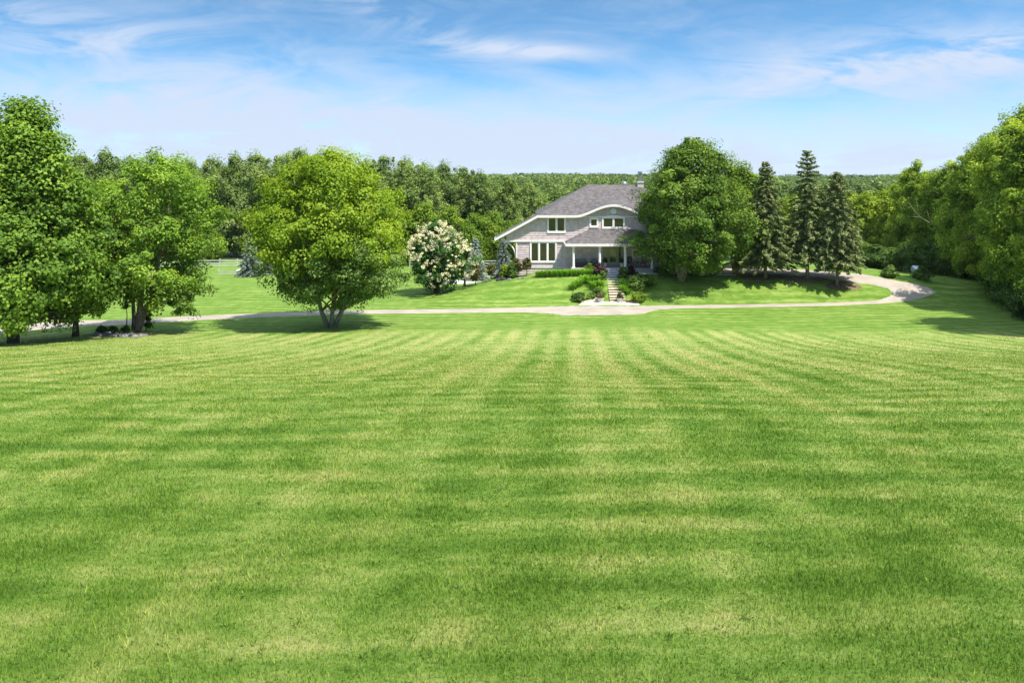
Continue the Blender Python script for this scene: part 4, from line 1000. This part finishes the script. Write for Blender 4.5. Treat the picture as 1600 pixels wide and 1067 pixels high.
# porch furniture
def rocking(x, y, label, rz, m_):
    o = thing('rocking_chair', (x, y, PZ), label, 'rocking chair', 'rocking chairs on the porch', rz)
    MB().box(-.26, .26, -.25, .25, .40, .44).build('seat', m_, o, world=False)
    mb = MB(); mb.box(-.27, -.22, .24, .29, .44, 1.15); mb.box(.22, .27, .24, .29, .44, 1.15); mb.box(-.22, .22, .245, .285, 1.05, 1.15)
    for k in range(5): mb.box(-.19+k*.085, -.145+k*.085, .255, .275, .44, 1.05)
    mb.build('backrest', m_, o, world=False)
    for sx in (-.26, .22):
        MB().box(sx, sx+.04, -.24, -.2, .07, .62).build('leg', m_, o, world=False); MB().box(sx, sx+.04, .2, .235, .07, .40).build('leg', m_, o, world=False)
        MB().box(sx-.03, sx+.06, -.28, .26, .62, .65).build('armrest', m_, o, world=False)
        MB().tube([(sx+.02, -.42, .12), (sx+.02, -.2, .05), (sx+.02, .05, .035), (sx+.02, .3, .06), (sx+.02, .5, .15)], .025, 6).build('rocker', m_, o, world=False)
rocking(hx(985.5, 84.7), 84.7, 'dark rocking chair on the porch just right of the third column', .3, m_dark)
rocking(hx(1005, 84.9), 84.9, 'reddish brown rocking chair below the small porch window', -.5, m_red)
o = thing('side_table', (hx(995.5, 84.8), 84.8, PZ), 'small dark round table between the two rocking chairs', 'side table')
MB().lathe([(.3, .60), (.3, .64)], (0, 0, 0), 18).build('table_top', m_dark, o, world=False)
for k in range(3): MB().tube([(0, 0, .6), (.25*math.cos(k*2.09), .25*math.sin(k*2.09), 0)], .02, 6).build('leg', m_dark, o, world=False)
def armchair(x, y, label, wd):
    o = thing('porch_sofa', (x, y, PZ), label, 'outdoor seat', 'cushioned seats on the porch')
    mb = MB().box(-wd, wd, -.35, .38, .08, .38).box(-wd, -wd+.12, -.35, .38, .38, .62).box(wd-.12, wd, -.35, .38, .38, .62).box(-wd+.12, wd-.12, .28, .38, .38, .85)
    mb.build('frame', m_dark, o, world=False)
    MB().box(-wd+.13, wd-.13, -.36, .26, .382, .50).build('seat_cushion', m_cush, o, world=False)
    MB().box(-wd+.14, wd-.14, .12, .27, .502, .88).build('back_cushion', mat('grey_cushion', (.16, .17, .15), .9, .2), o, world=False)
    for sx in (-wd+.03, wd-.08):
        for sy in (-.33, .3): MB().box(sx, sx+.05, sy, sy+.05, 0, .08).build('leg', m_dark, o, world=False)
armchair(hx(906, 85.1), 85.1, 'wide dark cushioned sofa on the porch at the left', .85)
armchair(hx(929, 85.1), 85.1, 'dark cushioned armchair on the porch left of the second column', .42)

# ------------------------------------------------------------------ fences
def fence(name, pts, label, h, rails, m_, spc=2.6, pw=.12, group='white fences beyond the lawn'):
    a = Vector((pts[0][0], pts[0][1], tz(pts[0][0], pts[0][1]))); o = thing(name, a, label, 'fence', group); posts = []
    for (p, q_) in zip(pts[:-1], pts[1:]):
        d = Vector((q_[0]-p[0], q_[1]-p[1], 0)); n = max(1, round(d.length/spc))
        for k in range(n): posts.append((p[0]+d.x*k/n, p[1]+d.y*k/n))
    posts.append((pts[-1][0], pts[-1][1]))
    for (x, y) in posts:
        z = tz(x, y); MB().box(x-pw/2, x+pw/2, y-pw/2, y+pw/2, z-.2, z+h+.06).add([(x-pw*.65,y-pw*.65,z+h+.062),(x+pw*.65,y-pw*.65,z+h+.062),(x+pw*.65,y+pw*.65,z+h+.062),(x-pw*.65,y+pw*.65,z+h+.062),(x,y,z+h+.13)],[(3,2,1,0),(0,1,4),(1,2,4),(2,3,4),(3,0,4)]).build('post', m_, o)
    for r in range(rails):
        mb = MB(); zo = h-(r+.5)*h/rails+.04
        for (p, q_) in zip(posts[:-1], posts[1:]):
            zp, zq = tz(*p)+zo, tz(*q_)+zo; yy = -.065
            mb.add([(p[0], p[1]-.09, zp-.07), (q_[0], q_[1]-.09, zq-.07), (q_[0], q_[1]-.09, zq+.07), (p[0], p[1]-.09, zp+.07), (p[0], p[1]-.055, zp-.07), (q_[0], q_[1]-.055, zq-.07), (q_[0], q_[1]-.055, zq+.07), (p[0], p[1]-.055, zp+.07)],
                   [(0,1,2,3),(7,6,5,4),(0,4,5,1),(3,2,6,7)])
        mb.build('rail', m_, o)
def xy(px, Y): return ((px-800)/FPX*Y, Y)
fence('paddock_fence', [xy(150, 128), xy(480, 130)], 'far white three rail paddock fence between the left trees and the round tree', 1.25, 3, m_fencew, 3.0)
fence('paddock_fence', [xy(640, 128), xy(812, 126)], 'far white three rail fence between the flowering tree and the house', 1.3, 3, m_fencew, 3.0)
fence('rail_fence', [xy(700, 103), xy(806, 101)], 'nearer cream three rail fence behind the small spruces left of the house', 1.15, 3, m_cream, 2.6)
fence('rail_fence', [xy(342, 107), xy(425, 106)], 'low white two rail fence at the far end of the left lawn', .65, 2, m_fencew, 4.0)

# tank in the undergrowth
p = G(1431, 429.5); p.z = tz(p.x, p.y)
o = thing('storage_tank', p, 'pale blue white rounded tank half hidden in the dark undergrowth', 'tank')
mb = MB(); n = 14; prof = [(-.45,.05),(-.42,.3),(-.3,.45),(.3,.45),(.42,.3),(.45,.05)]
vs = [(x, r*math.cos(2*math.pi*k/n), .62+r*math.sin(2*math.pi*k/n)) for x, r in prof for k in range(n)]
mb.add(vs, [(i*n+k, i*n+(k+1) % n, (i+1)*n+(k+1) % n, (i+1)*n+k) for i in range(5) for k in range(n)]+[tuple(range(n-1,-1,-1)), tuple(range(5*n, 6*n))])
mb.build('shell', m_tank, o, True, world=False)
for x in (-.3, .2): MB().box(x, x+.1, -.3, .3, -.05, .25).build('foot', m_metal, o, world=False)

# ------------------------------------------------------------------ air
hm = bpy.data.materials.new('clear_air'); hm.use_nodes = True; t = hm.node_tree; t.nodes.clear()
v = N(t, 'ShaderNodeVolumePrincipled'); v.inputs['Density'].default_value = .00005; v.inputs['Color'].default_value = (.86, .93, 1, 1); v.inputs['Anisotropy'].default_value = .2
ho = N(t, 'ShaderNodeOutputMaterial'); t.links.new(v.outputs[0], ho.inputs['Volume'])
mb = MB().box(-3900, 3900, -80, 6500, -25, 60)
tag(mb.build('haze', hm), 'thin summer haze between the camera and the far woods', 'haze', kind='stuff')
